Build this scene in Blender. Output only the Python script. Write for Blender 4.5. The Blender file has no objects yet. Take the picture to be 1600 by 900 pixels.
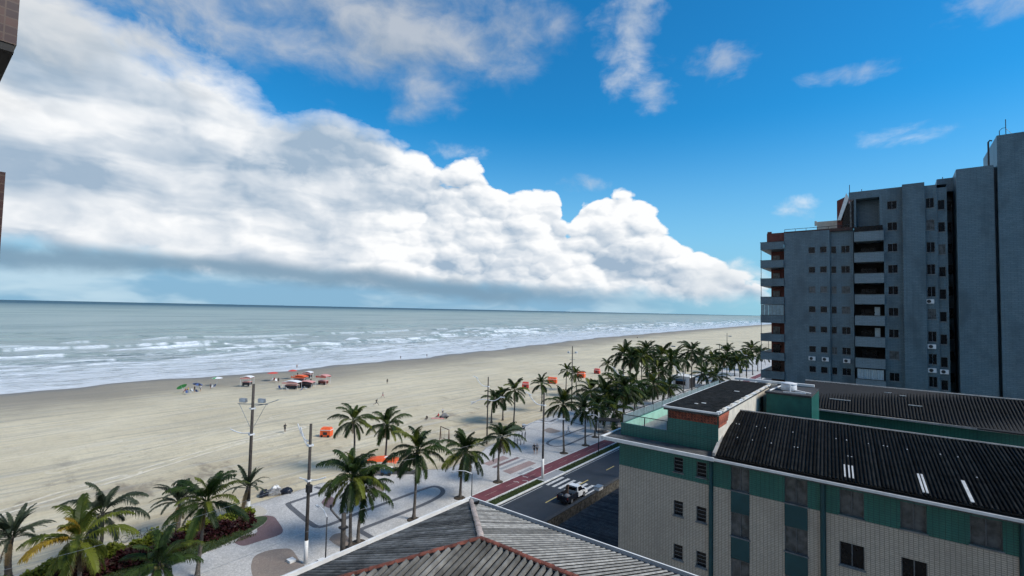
import bpy, bmesh, math, random
import numpy as np
from mathutils import Vector, Matrix
random.seed(7); np.random.seed(7)
R = math.radians
scene = bpy.context.scene
COL = scene.collection

# ------------------------------------------------------------------ camera
cam_d = bpy.data.cameras.new('camera')
cam = bpy.data.objects.new('camera', cam_d); COL.objects.link(cam)
cam_d.sensor_width = 36.0; cam_d.lens = 752.0/1600*36
cam_d.clip_start = 0.1; cam_d.clip_end = 90000
YAW, PITCH, ROLL, CAMH = R(38.2), R(2.62), R(1.2), 24.0
fw = Vector((-math.sin(YAW)*math.cos(PITCH), math.cos(YAW)*math.cos(PITCH), math.sin(PITCH)))
r0 = fw.cross(Vector((0,0,1))).normalized(); u0 = r0.cross(fw)
rr = math.cos(ROLL)*r0 + math.sin(ROLL)*u0; uu = -math.sin(ROLL)*r0 + math.cos(ROLL)*u0
cam.matrix_world = Matrix(((rr.x,uu.x,-fw.x,0),(rr.y,uu.y,-fw.y,0),(rr.z,uu.z,-fw.z,CAMH),(0,0,0,1)))
scene.camera = cam

# ------------------------------------------------------------------ light
SUN_AZ, SUN_EL = R(72), R(44)            # from +Y towards +X (inland)
SUN_STR, SKY_STR, EXPO = 3.3, 0.10, 0.30
sd = bpy.data.lights.new('sun', 'SUN'); sd.energy = SUN_STR; sd.angle = R(20); sd.color = (1.0,0.95,0.87)
sun = bpy.data.objects.new('sun', sd); COL.objects.link(sun)
sdir = Vector((math.sin(SUN_AZ)*math.cos(SUN_EL), math.cos(SUN_AZ)*math.cos(SUN_EL), math.sin(SUN_EL)))
sun.rotation_euler = (-sdir).to_track_quat('-Z','Y').to_euler()
sun.location = (60,40,90)
scene.view_settings.view_transform = 'Standard'; scene.view_settings.look = 'None'
scene.view_settings.exposure = EXPO; scene.view_settings.gamma = 1.0
scene.view_settings.use_curve_mapping = False
scene.cycles.use_denoising = True
scene.cycles.use_adaptive_sampling = True; scene.cycles.adaptive_threshold = .02; scene.cycles.adaptive_min_samples = 12
scene.cycles.max_bounces = 6; scene.cycles.diffuse_bounces = 3; scene.cycles.glossy_bounces = 3
scene.cycles.transparent_max_bounces = 8; scene.cycles.transmission_bounces = 4

# ------------------------------------------------------------------ node helper
class G:
    """tiny node-graph helper"""
    def __init__(s, tree): s.t = tree; s.n = tree.nodes; s.l = tree.links
    def node(s, typ, **kw):
        nd = s.n.new(typ)
        for k, v in kw.items(): setattr(nd, k, v)
        return nd
    def put(s, sock, v):
        if v is None: return
        if isinstance(v, bpy.types.NodeSocket): s.l.new(v, sock)
        else:
            if isinstance(v, (tuple, list)) and len(v) == 3 and sock.type == 'RGBA': v = (*v, 1)
            sock.default_value = v
    def m(s, op, a, b=None, c=None, clamp=False):
        nd = s.node('ShaderNodeMath', operation=op, use_clamp=clamp)
        s.put(nd.inputs[0], a); s.put(nd.inputs[1], b); s.put(nd.inputs[2], c)
        return nd.outputs[0]
    def v(s, op, a, b=None):
        nd = s.node('ShaderNodeVectorMath', operation=op); s.put(nd.inputs[0], a)
        if b is not None:
            if op == 'SCALE': s.put(nd.inputs[3], b)
            else: s.put(nd.inputs[1], b)
        return nd.outputs[0]
    def mix(s, f, a, b, mode='MIX'):
        nd = s.node('ShaderNodeMix', data_type='RGBA', blend_type=mode)
        s.put(nd.inputs[0], f); s.put(nd.inputs[6], a); s.put(nd.inputs[7], b); return nd.outputs[2]
    def ss(s, x, lo, hi, a=0.0, b=1.0):
        nd = s.node('ShaderNodeMapRange', interpolation_type='SMOOTHSTEP')
        s.put(nd.inputs[0], x); s.put(nd.inputs[1], lo); s.put(nd.inputs[2], hi); s.put(nd.inputs[3], a); s.put(nd.inputs[4], b)
        return nd.outputs[0]
    def noise(s, vec, scale, detail=4, rough=.55, dist=0.0, out=0):
        nd = s.node('ShaderNodeTexNoise'); s.put(nd.inputs['Vector'], vec); s.put(nd.inputs['Scale'], scale)
        s.put(nd.inputs['Detail'], detail); s.put(nd.inputs['Roughness'], rough); s.put(nd.inputs['Distortion'], dist)
        return nd.outputs[out]
    def voro(s, vec, scale, detail=0, rough=.5, feature='F1', smooth=.3, out=0):
        nd = s.node('ShaderNodeTexVoronoi', feature=feature); s.put(nd.inputs['Vector'], vec); s.put(nd.inputs['Scale'], scale)
        s.put(nd.inputs['Detail'], detail); s.put(nd.inputs['Roughness'], rough)
        if feature == 'SMOOTH_F1': s.put(nd.inputs['Smoothness'], smooth)
        return nd.outputs[out]
    def ramp(s, x, pts, interp='LINEAR'):
        nd = s.node('ShaderNodeValToRGB'); cr = nd.color_ramp; cr.interpolation = interp
        while len(cr.elements) < len(pts): cr.elements.new(.5)
        for e, (p, c) in zip(cr.elements, pts):
            e.position = p; e.color = (*c, 1) if isinstance(c, (tuple, list)) else (c, c, c, 1)
        s.put(nd.inputs[0], x); return nd.outputs[0]
    def sep(s, v):
        nd = s.node('ShaderNodeSeparateXYZ'); s.put(nd.inputs[0], v); return nd.outputs
    def comb(s, x, y, z):
        nd = s.node('ShaderNodeCombineXYZ')
        for i, q in enumerate((x, y, z)): s.put(nd.inputs[i], q)
        return nd.outputs[0]

# ------------------------------------------------------------------ world: Nishita sky with a cumulus bank
world = bpy.data.worlds.new('World'); scene.world = world; world.use_nodes = True
world.cycles.sampling_method = 'MANUAL'; world.cycles.sample_map_resolution = 256
world.node_tree.nodes.clear(); g = G(world.node_tree)
sky = g.node('ShaderNodeTexSky', sky_type='NISHITA', sun_disc=False)
sky.sun_elevation = SUN_EL; sky.sun_rotation = SUN_AZ; sky.altitude = 0; sky.air_density = 1.0; sky.dust_density = 0.0; sky.ozone_density = 1.6
hs = g.node('ShaderNodeHueSaturation'); hs.inputs['Saturation'].default_value = 1.15; hs.inputs['Value'].default_value = 1.0
g.put(hs.inputs['Color'], sky.outputs[0])
skyc = g.mix(1.0, hs.outputs[0], (.17,1.03,1.33), 'MULTIPLY')
tc = g.node('ShaderNodeTexCoord'); D = g.v('NORMALIZE', tc.outputs['Generated']); dx, dy, dz = g.sep(D)
az = g.m('MULTIPLY', g.m('ARCTAN2', dx, dy), 57.29578)
el = g.m('MULTIPLY', g.m('ARCSINE', dz), 57.29578)
# flat cloud coordinates: azimuth, stretched elevation (the seam lies behind the camera)
P = g.comb(g.m('MULTIPLY', az, .0175), g.m('MULTIPLY', el, .0290), 0.0)
def n2(vec, scale, detail, rough=.55, out=0):
    nd = g.node('ShaderNodeTexNoise', noise_dimensions='2D'); g.put(nd.inputs['Vector'], vec)
    nd.inputs['Scale'].default_value = scale; nd.inputs['Detail'].default_value = detail; nd.inputs['Roughness'].default_value = rough
    return nd.outputs[out]
def v2(vec, scale, detail, rough=.5):
    nd = g.node('ShaderNodeTexVoronoi', voronoi_dimensions='2D', feature='F1'); g.put(nd.inputs['Vector'], vec)
    nd.inputs['Scale'].default_value = scale; nd.inputs['Detail'].default_value = detail; nd.inputs['Roughness'].default_value = rough
    return nd.outputs[0]
warp = g.v('SCALE', g.v('SUBTRACT', n2(P, 5.0, 2, .6, 1), (.5,.5,.5)), .07)
Pw = g.v('ADD', P, warp)
fb = n2(Pw, 5.0, 7, .58)
fb2 = n2(g.v('ADD', Pw, (.035,.05,0)), 5.0, 4, .55)
wv = g.v('ADD', P, g.v('SCALE', g.v('SUBTRACT', n2(P, 22.0, 2, .6, 1), (.5,.5,.5)), .035))
def dome(vec, scale, detail=0.0):       # rounded cells: 1 at a cell centre, creased between cells
    d = v2(vec, scale, detail); return g.m('SUBTRACT', 1.0, g.m('MULTIPLY', g.m('MULTIPLY', d, d), 1.7))
LO = (.011,.016,0); LO2 = (.005,.007,0)
dA = dome(wv, 8.5); dB = dome(wv, 19.0); dC = dome(wv, 43.0)
hA = g.m('ADD', g.m('ADD', g.m('MULTIPLY', dA, .64), g.m('MULTIPLY', dB, .27)), g.m('MULTIPLY', dC, .09))
hA2 = g.m('ADD', g.m('MULTIPLY', dome(g.v('ADD', wv, LO), 8.5), .64), g.m('MULTIPLY', dome(g.v('ADD', wv, LO), 19.0), .27))
hA2 = g.m('ADD', hA2, g.m('MULTIPLY', dome(g.v('ADD', wv, LO2), 43.0), .09))
Pst = g.comb(g.m('MULTIPLY', az, .0105), g.m('MULTIPLY', el, .0400), 0.0)
lowf = n2(g.v('ADD', Pst, g.v('SCALE', warp, 1.3)), 5.5, 4, .55)
t = g.m('MULTIPLY_ADD', az, 0.01, 0.9)          # az -90..10 -> 0..1
def tp(a): return a*.01+.9
top = g.m('MULTIPLY', g.ramp(t, [(tp(a), e/40) for a, e in
      [(-90,27),(-81,26.2),(-76,25.0),(-70,23.4),(-64,21.8),(-57,20.4),(-50.7,18.4),(-46,16.6),(-42.5,16.6),(-40.4,13.6),(-37,13.4),
       (-33.2,13.4),(-31.6,10.2),(-29.8,12.7),(-26.3,14.3),(-23.5,12.6),(-20,9.5),(-17,6.9),(-13,4.0),(-9,1.6)]]), 40.0)
base = g.m('MULTIPLY', g.ramp(t, [(0,4.0/10),(tp(-77),3.9/10),(tp(-53),2.7/10),(tp(-23),1.5/10),(1,.6/10)]), 10.0)
crisp = g.ss(az, -64, -44)                       # 0 wispy left, 1 crisp cauliflower right
e1 = g.m('SUBTRACT', top, el)
e1 = g.m('MULTIPLY_ADD', g.m('SUBTRACT', fb, .5), g.m('MULTIPLY_ADD', crisp, -6.5, 8.5), e1)
e1 = g.m('MULTIPLY_ADD', g.m('SUBTRACT', hA, .62), g.m('MULTIPLY_ADD', crisp, 2.6, 1.2), e1)
soft = g.m('MULTIPLY_ADD', crisp, -2.9, 3.4)
mtop = g.m('DIVIDE', e1, soft, clamp=True)
mbase = g.ss(g.m('ADD', g.m('SUBTRACT', el, base), g.m('MULTIPLY', g.m('SUBTRACT', fb, .5), 4.0)), -.5, 1.6)
# shading of the bank
rel = g.m('DIVIDE', g.m('SUBTRACT', el, base), g.m('MAXIMUM', g.m('SUBTRACT', top, base), 1.0), clamp=True)
sh = g.m('MULTIPLY_ADD', g.m('SUBTRACT', fb, fb2), 1.5, .80)
sh = g.m('ADD', sh, g.m('MULTIPLY', g.m('SUBTRACT', hA, hA2), g.m('MULTIPLY_ADD', crisp, 1.15, .35)))
sh = g.m('ADD', sh, g.m('MULTIPLY', g.m('SUBTRACT', rel, .40), g.m('MULTIPLY_ADD', crisp, .34, .10)))
patch = g.m('MULTIPLY', g.ss(lowf, .39, .62), g.ss(rel, 1.0, .60))
sh = g.m('SUBTRACT', sh, g.m('MULTIPLY', patch, g.m('MULTIPLY_ADD', crisp, -.15, .42)))
for a0, e0, wa, we, st in [(-60.5,17.3,9,3.6,.75),(-52,13.0,8,2.6,.45),(-81,19.5,8,5,.5),(-70,13.5,9,2.4,.40),(-85,11,8,3,.45),(-38,7,7,2.0,.30),(-74,11.5,7,2,.3)]:   # shaded hollows
    q = g.m('ADD', g.m('POWER', g.m('DIVIDE', g.m('SUBTRACT', az, a0), wa), 2.0), g.m('POWER', g.m('DIVIDE', g.m('SUBTRACT', el, e0), we), 2.0))
    q = g.m('ADD', g.m('SUBTRACT', 1.0, q), g.m('MULTIPLY', g.m('SUBTRACT', fb, .5), 5.0))
    sh = g.m('SUBTRACT', sh, g.m('MULTIPLY', g.ss(q, -.3, 1.4), st))
sh = g.m('MAXIMUM', g.m('MINIMUM', sh, 1.0), 0.0)
W = 8.2
cwhite = (W*.98, W*.99, W*1.0)
cgrey = (2.9, 3.85, 4.95)
bankc = g.mix(sh, cgrey, cwhite)
# haze band under the bank, crossed by thin far clouds
undc = g.mix(g.ss(lowf, .45, .68), (2.0,3.5,5.1), (4.4,5.6,6.6))
skyc = g.mix(g.m('MULTIPLY', g.ss(el, 22.0, 0.0), .85), skyc, (2.75,4.75,6.3))
undf = g.m('MULTIPLY', g.ss(el, 9.0, 2.0), g.ss(az, -2.0, -32.0))
col = g.mix(g.m('MULTIPLY', undf, .82), skyc, undc)
col = g.mix(g.m('MULTIPLY', mtop, mbase), col, bankc)
# darker flat base of the bank
bdark = g.m('MULTIPLY', g.ss(g.m('ABSOLUTE', g.m('SUBTRACT', el, g.m('ADD', base, g.m('MULTIPLY', g.m('SUBTRACT', fb, .5), 3.0)))), 1.7, .1), g.ss(az, -16, -44))
col = g.mix(g.m('MULTIPLY', bdark, .88), col, (1.7,2.75,3.75))
# loose clouds elsewhere: (azimuth, elevation, half width, half height, threshold softness, brightness)
loose = [(-57.5,30.5,19,7.0,.74,4.9),(-24.5,31,5.0,6.5,.62,6.0),(-21.5,24.0,3.0,3.2,.6,5.8),(-17,27,6,2.6,.5,5.2),(-8.0,10.5,2.8,2.1,.95,7.6),
         (5.5,16.6,6.5,1.5,.85,7.0),(-1.5,23.0,5,1.3,.55,5.6),(9,25,7,2.6,.6,5.8),(-30.5,14.8,3.4,1.5,.5,6.0),(-46,18.3,5.0,1.3,.6,7.0),(-15,3.6,5,2.6,.8,7.0),(-84,23,14,9,.5,4.9)]
for a0, e0, wa, we, st, br in loose:
    q = g.m('ADD', g.m('POWER', g.m('DIVIDE', g.m('SUBTRACT', az, a0), wa), 2.0), g.m('POWER', g.m('DIVIDE', g.m('SUBTRACT', el, e0), we), 2.0))
    q = g.m('SUBTRACT', 1.75 if wa > 18 else 1.0, q)
    q = g.m('ADD', q, g.m('MULTIPLY', g.m('SUBTRACT', fb, .52), 5.0))
    f = g.m('MULTIPLY', g.ss(q, -.3, 2.3) if wa > 18 else g.ss(q, .0, 1.5), st)
    c = g.mix(g.m('MULTIPLY_ADD', g.m('SUBTRACT', fb, fb2), 2.5, .6, clamp=True), (br*.62, br*.72, br*.82), (br*1.05, br*1.08, br*1.1))
    col = g.mix(f, col, c)
# the same scattered fair-weather cloud over the part of the sky behind the camera
behind = g.m('MULTIPLY', g.ss(dy, .25, -.35), g.ss(fb, .5, .66))
col = g.mix(g.m('MULTIPLY', behind, .7), col, (6.2,6.6,7.0))
bg = g.node('ShaderNodeBackground'); g.put(bg.inputs[0], col); bg.inputs[1].default_value = SKY_STR
wo = g.node('ShaderNodeOutputWorld'); g.l.new(bg.outputs[0], wo.inputs[0])

# ------------------------------------------------------------------ mesh helpers
class MB:
    def __init__(s): s.v = []; s.f = []; s.mi = []
    def add(s, vs, fs, m=0):
        b = len(s.v); s.v += [tuple(p) for p in vs]; s.f += [tuple(i+b for i in f) for f in fs]; s.mi += [m]*len(fs); return s
    def box(s, x0, x1, y0, y1, z0, z1, m=0):
        return s.add([(x0,y0,z0),(x1,y0,z0),(x1,y1,z0),(x0,y1,z0),(x0,y0,z1),(x1,y0,z1),(x1,y1,z1),(x0,y1,z1)],
                     [(0,3,2,1),(4,5,6,7),(0,1,5,4),(1,2,6,5),(2,3,7,6),(3,0,4,7)], m)
    def hexa(s, p, m=0):   # 8 points: bottom 4 (ccw), top 4
        return s.add(p, [(0,3,2,1),(4,5,6,7),(0,1,5,4),(1,2,6,5),(2,3,7,6),(3,0,4,7)], m)
    def quad(s, a, b, c, d, m=0): return s.add([a,b,c,d], [(0,1,2,3)], m)
    def tube(s, pts, rad, n=8, m=0, cap=True):
        pts = [Vector(p) for p in pts]
        if not isinstance(rad, (list, tuple)): rad = [rad]*len(pts)
        base = len(s.v); prev = None
        for i, p in enumerate(pts):
            d = (pts[min(i+1,len(pts)-1)] - pts[max(i-1,0)]).normalized()
            if prev is None:
                a = Vector((0,0,1)) if abs(d.z) < .9 else Vector((1,0,0)); u = d.cross(a).normalized()
            else: u = (prev - d*prev.dot(d)).normalized()
            w = d.cross(u); prev = u
            for k in range(n):
                t = 2*math.pi*k/n; s.v.append(tuple(p + (u*math.cos(t)+w*math.sin(t))*rad[i]))
        for i in range(len(pts)-1):
            for k in range(n):
                a = base+i*n+k; b = base+i*n+(k+1)%n; s.f.append((a,b,b+n,a+n)); s.mi.append(m)
        if cap:
            s.f.append(tuple(base+k for k in reversed(range(n)))); s.mi.append(m)
            e = base+(len(pts)-1)*n; s.f.append(tuple(e+k for k in range(n))); s.mi.append(m)
        return s
    def lathe(s, prof, n=16, c=(0,0,0), m=0, sx=1, sy=1):   # prof [(r,z)]
        base = len(s.v)
        for r, z in prof:
            for k in range(n):
                t = 2*math.pi*k/n; s.v.append((c[0]+r*math.cos(t)*sx, c[1]+r*math.sin(t)*sy, c[2]+z))
        for i in range(len(prof)-1):
            for k in range(n):
                a = base+i*n+k; b = base+i*n+(k+1)%n; s.f.append((a,b,b+n,a+n)); s.mi.append(m)
        s.f.append(tuple(base+k for k in reversed(range(n)))); s.mi.append(m)
        e = base+(len(prof)-1)*n; s.f.append(tuple(e+k for k in range(n))); s.mi.append(m)
        return s
    def mesh(s, name, mats, smooth=False):
        me = bpy.data.meshes.new(name); me.from_pydata(s.v, [], s.f)
        if not isinstance(mats, (list, tuple)): mats = [mats]
        for q in mats: me.materials.append(MATS[q] if isinstance(q, str) else q)
        if len(mats) > 1: me.polygons.foreach_set('material_index', s.mi)
        if smooth: me.polygons.foreach_set('use_smooth', [True]*len(me.polygons))
        me.update(); return me
def link(name, me, parent=None, loc=(0,0,0), rot=(0,0,0)):
    o = bpy.data.objects.new(name, me); COL.objects.link(o); o.parent = parent; o.location = loc; o.rotation_euler = rot; return o
def part(name, mb, mats, parent=None, smooth=False, loc=(0,0,0), rot=(0,0,0)):
    return link(name, mb.mesh(name, mats, smooth), parent, loc, rot)
def tag(o, label, cat, group=None):
    o['label'] = label; o['category'] = cat
    if group: o['group'] = group
    return o
def thing(name, label, cat, loc=(0,0,0), rz=0, group=None):
    o = bpy.data.objects.new(name, None); COL.objects.link(o); o.location = loc; o.rotation_euler = (0,0,rz)
    o.empty_display_size = .3
    return tag(o, label, cat, group)
def struct(name, mb, mats, parent=None, smooth=False):
    o = part(name, mb, mats, parent, smooth)
    if parent is None: o['kind'] = 'structure'
    return o
CHILD = {}
def copy_tree(o, parent=None):
    c = o.copy(); COL.objects.link(c); c.parent = parent
    for ch in list(o.children): copy_tree(ch, c)
    return c
def sheet(pts, z):     # flat polygon from outline points (x,y)
    mb = MB(); mb.add([(x,y,z) for x,y in pts], [tuple(range(len(pts)))]); return mb
def ribbon(pts, w, z, closed=False):
    mb = MB(); n = len(pts); L = []
    for i in range(n):
        a = Vector(pts[max(i-1,0)]); b = Vector(pts[min(i+1,n-1)]); d = (b-a).normalized(); nrm = Vector((-d.y,d.x)); p = Vector(pts[i])
        L += [(*(p+nrm*w/2), z), (*(p-nrm*w/2), z)]
    mb.add(L, [(2*i,2*i+1,2*i+3,2*i+2) for i in range(n-1)]); return mb
def smooth_pts(pts, k=5):
    out = []
    n = len(pts)
    for i in range(n-1):
        p0 = Vector(pts[max(i-1,0)]); p1 = Vector(pts[i]); p2 = Vector(pts[i+1]); p3 = Vector(pts[min(i+2,n-1)])
        for j in range(k):
            t = j/k
            out.append(tuple(.5*((2*p1)+(p2-p0)*t+(2*p0-5*p1+4*p2-p3)*t*t+(3*p1-p0-3*p2+p3)*t**3)))
    out.append(tuple(pts[-1])); return out
# ground position seen at a photograph point (reference measurement; gives plain world coordinates)
def gp(px, py, z=0.0):
    d = fw*752.0 + rr*(px-800.0) - uu*(py-450.0); t = (z-CAMH)/d.z
    return (d.x*t, d.y*t)

# ------------------------------------------------------------------ materials
MATS = {}
def material(name):
    m = bpy.data.materials.new(name); m.use_nodes = True; m.node_tree.nodes.clear(); MATS[name] = m
    q = G(m.node_tree); b = q.node('ShaderNodeBsdfPrincipled'); o = q.node('ShaderNodeOutputMaterial'); q.l.new(b.outputs[0], o.inputs[0])
    q.b = b; q.out = o
    q.pos = q.node('ShaderNodeNewGeometry').outputs['Position']
    return q
def bump(q, h, strength=.3, dist=.02):
    n = q.node('ShaderNodeBump'); n.inputs['Strength'].default_value = strength; n.inputs['Distance'].default_value = dist
    q.put(n.inputs['Height'], h); q.l.new(n.outputs[0], q.b.inputs['Normal'])
def plain(name, c, rough=.6, var=.18, scale=3.0, metal=0.0, bmp=0.0, bscale=40, spec=.4, rnd=0.0, grime=0.0):
    q = material(name)
    n = q.noise(q.pos, scale, 5, .6)
    lo = tuple(x*(1-var) for x in c); hi = tuple(min(1,x*(1+var)) for x in c)
    colr = q.mix(q.ss(n, .3, .7), lo, hi)
    if grime:
        gr = q.ss(q.noise(q.v('MULTIPLY', q.pos, (1.2,1.2,.35)), 1.3, 6, .65), .45, .75)
        colr = q.mix(q.m('MULTIPLY', gr, grime), colr, tuple(x*.35 for x in c))
    if rnd:
        oi = q.node('ShaderNodeObjectInfo').outputs['Random']
        colr = q.mix(1.0, colr, q.ramp(oi, [(0,1-rnd),(1,1+rnd)]), 'MULTIPLY')
    q.put(q.b.inputs['Base Color'], colr); q.put(q.b.inputs['Roughness'], rough); q.put(q.b.inputs['Metallic'], metal)
    q.put(q.b.inputs['Specular IOR Level'], spec)
    if bmp: bump(q, q.noise(q.pos, bscale, 4, .6), bmp)
    return q
def tiles(name, c1, c2, mortar, w, h, axis='x', var=.12, ms=.06, rough=.35, offset=.5, stain=.35):
    q = material(name); x, y, z = q.sep(q.pos)
    hcoord = {'x': x, 'y': y, 'xy': q.m('ADD', x, y)}[axis]
    br = q.node('ShaderNodeTexBrick'); br.offset = offset; br.inputs['Scale'].default_value = 1.0
    br.inputs['Brick Width'].default_value = w; br.inputs['Row Height'].default_value = h; br.inputs['Mortar Size'].default_value = ms*h
    br.inputs['Color1'].default_value = (*c1,1); br.inputs['Color2'].default_value = (*c2,1); br.inputs['Mortar'].default_value = (*mortar,1)
    q.put(br.inputs['Vector'], q.comb(hcoord, z, 0))
    n = q.noise(q.v('MULTIPLY', q.pos, (.5,.5,.25)), .9, 6, .62)
    st = q.m('MULTIPLY', q.ss(n, .42, .72), stain)
    colr = q.mix(st, br.outputs['Color'], tuple(a*.45 for a in c1))
    streak = q.noise(q.v('MULTIPLY', q.pos, (2.2,2.2,.10)), 1.4, 5, .6)
    colr = q.mix(q.m('MULTIPLY', q.ss(streak, .5, .8), stain*.7), colr, tuple(a*.5 for a in c1))
    q.put(q.b.inputs['Base Color'], colr); q.put(q.b.inputs['Roughness'], rough)
    bump(q, br.outputs['Fac'], -.25, .01)
    return q

def lin(r, g_, b): return tuple(((c/255+.055)/1.055)**2.4 if c > 10 else c/255/12.92 for c in (r,g_,b))
plain('concrete', (.33,.32,.30), .85, .2, 2.0, bmp=.3, grime=.4)
plain('dark_concrete', (.085,.085,.085), .9, .35, 1.2, bmp=.4, grime=.5)
plain('white_paint', (.72,.72,.70), .6, .08, 2.0, grime=.25)
plain('cream_plaster', (.66,.60,.50), .8, .12, 1.5, bmp=.2, grime=.35)
plain('road_paint', (.50,.50,.485), .7, .35, 5.0, grime=.5)
plain('yellow_paint', (.60,.47,.16), .7, .2, 6.0)
plain('kerb', (.62,.62,.60), .8, .15, 1.0, grime=.35)
plain('dark_metal', (.035,.035,.038), .5, .2, metal=.3)
plain('grey_metal', (.30,.32,.34), .45, .15, metal=.6)
plain('white_metal', (.66,.67,.68), .45, .1, grime=.2)
plain('rubber', (.018,.018,.018), .7)
plain('pole_wood', (.060,.052,.045), .85, .3, 3.0, bmp=.3)
plain('glass_dark', (.006,.007,.009), .25, .2, spec=.25)
plain('recess_shade', (.018,.016,.015), .9)  # near-black: shade inside openings and balcony recesses put into the colour
plain('curtain', (.42,.50,.54), .9, .15, 8.0)
plain('window_frame', (.10,.11,.12), .4)
plain('alu', (.42,.44,.45), .35, metal=.7)
plain('brown_wall', (.060,.028,.022), .6, .2, 2.0)
plain('red_brown', (.14,.035,.025), .6, .25, 2.0)
plain('red_brick', (.30,.085,.050), .8, .3, 6.0, rnd=.35)
plain('green_paint', (.022,.13,.105), .6, .15, 1.4, grime=.3)
plain('mint_paint', (.33,.60,.50), .7, .1, 1.0, grime=.2)
plain('teal_dark', (.012,.060,.068), .55, .12, 1.0)
plain('clay', (.17,.055,.036), .75, .35, 5.0, rnd=.35, bmp=.3)
plain('asbestos', (.15,.148,.138), .9, .45, 1.6, rnd=.42, bmp=.5, bscale=25, grime=.6)
plain('asbestos_sunlit', (.23,.22,.20), .9, .3, 2.5, rnd=.5, bmp=.25, bscale=25, grime=.3)  # brighter copy of asbestos: sunlight on the far slope put into the colour
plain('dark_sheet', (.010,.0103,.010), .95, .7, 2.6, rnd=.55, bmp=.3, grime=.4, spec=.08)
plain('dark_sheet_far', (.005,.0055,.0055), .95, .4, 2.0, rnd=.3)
plain('pale_strip', (.50,.50,.48), .5, .15, 4)
plain('blue_sheet', (.050,.052,.056), .8, .3, 2.0, rnd=.35, grime=.3, spec=.15)
plain('orange_tarp', (.80,.12,.03), .6, .12, 2.0)
plain('red_tarp', (.55,.06,.04), .6, .15, 2.0)
plain('pink_tarp', (.62,.28,.25), .7, .2, 2.0)
plain('green_tarp', (.07,.42,.12), .6, .1)
plain('white_tarp', (.70,.70,.69), .7, .1)
plain('blue_box', (.02,.07,.14), .5)
plain('tarp_grey', (.20,.20,.20), .6, .4, 3.0)
plain('wood', (.10,.06,.04), .8, .3)
plain('soil', (.06,.045,.03), .95, .4, 4.0, bmp=.6)
plain('lamp_glass', (.60,.62,.64), .25)
plain('truck_white', (.70,.72,.74), .3, .05, spec=.6)
plain('truck_dark', (.012,.014,.022), .35)
plain('stone_cladding', (.085,.078,.066), .9, .6, 3.5, bmp=.8, bscale=8)
plain('coping', (.05,.05,.05), .8, .3)
tiles('blue_tile', (.085,.142,.176), (.110,.170,.204), (.046,.074,.092), .60, .22, 'xy', stain=.65, rough=.4)
tiles('blue_tile_light', (.15,.205,.235), (.18,.235,.265), (.08,.11,.125), .60, .22, 'xy', stain=.25, rough=.4)
tiles('cream_tile', (.55,.49,.405), (.46,.41,.34), (.20,.18,.15), .20, .10, 'xy', stain=.45, ms=.14, offset=0.0)
tiles('green_tile', (.022,.140,.118), (.030,.158,.130), (.011,.070,.060), .24, .12, 'xy', stain=.5, ms=.12, offset=0.0)
tiles('brown_tile', (.030,.008,.005), (.075,.028,.014), (.085,.050,.032), .13, .085, 'y', stain=.0, ms=.07, offset=0.0)
# asphalt
q = material('asphalt'); n = q.noise(q.pos, .35, 6, .6); f = q.noise(q.pos, 30, 3, .7)
c = q.mix(q.ss(n, .35, .7), (.020,.026,.034), (.031,.038,.048)); c = q.mix(q.m('MULTIPLY', f, .35), c, (.018,.022,.028))
lane = q.noise(q.v('MULTIPLY', q.pos, (1.6,.03,1)), 1.0, 4, .6); c = q.mix(q.m('MULTIPLY', q.ss(lane, .5, .72), .5), c, (.015,.019,.025))
q.put(q.b.inputs['Base Color'], c); q.put(q.b.inputs['Roughness'], .75); bump(q, f, .3, .01)
# bicycle lane
q = material('bike_red'); n = q.noise(q.pos, .8, 6, .62)
c = q.mix(q.ss(n, .35, .7), (.115,.028,.036), (.175,.048,.055)); st = q.noise(q.v('MULTIPLY', q.pos, (2.0,.12,1)), 1.0, 5, .6)
c = q.mix(q.m('MULTIPLY', q.ss(st, .5, .75), .45), c, (.07,.022,.028)); q.put(q.b.inputs['Base Color'], c); q.put(q.b.inputs['Roughness'], .8)
# portuguese pavement and its coloured mosaics
def mosaic(name, c1, c2, big=.25, speck=.5):
    q = material(name); vo = q.node('ShaderNodeTexVoronoi', feature='F1'); q.put(vo.inputs['Vector'], q.pos); vo.inputs['Scale'].default_value = 7.0
    n = q.noise(q.pos, .22, 6, .62); s = q.ss(q.sep(vo.outputs['Color'])[0], 0, 1)
    c = q.mix(q.m('MULTIPLY', s, speck), c1, c2)
    c = q.mix(q.m('MULTIPLY', q.ss(n, .42, .7), big), c, tuple(x*.55 for x in c1))
    n3 = q.noise(q.pos, 1.7, 5, .7); c = q.mix(q.m('MULTIPLY', q.ss(n3, .55, .8), .35), c, tuple(x*.5 for x in c1))
    vd = q.node('ShaderNodeTexVoronoi', feature='DISTANCE_TO_EDGE'); q.put(vd.inputs['Vector'], q.pos); vd.inputs['Scale'].default_value = 7.0
    c = q.mix(q.ss(vd.outputs[0], .06, .0, 0, .5), c, tuple(x*.4 for x in c1))
    q.put(q.b.inputs['Base Color'], c); q.put(q.b.inputs['Roughness'], .8); bump(q, q.ss(vd.outputs[0], 0, .12), .3, .01)
mosaic('pavement', (.57,.55,.515), (.36,.345,.325), .55, .7)
mosaic('pavement_dark', (.095,.098,.105), (.15,.15,.155), .2)
mosaic('pavement_mauve', (.17,.105,.105), (.22,.15,.145), .35)
mosaic('pavement_brown', (.24,.19,.155), (.31,.26,.215), .3)
mosaic('pavement_pink', (.33,.235,.21), (.26,.18,.165), .3)
mosaic('pavement_grey', (.26,.265,.27), (.33,.33,.335), .3)
mosaic('pavement_sandy', (.50,.46,.38), (.43,.39,.32), .3)
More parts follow.
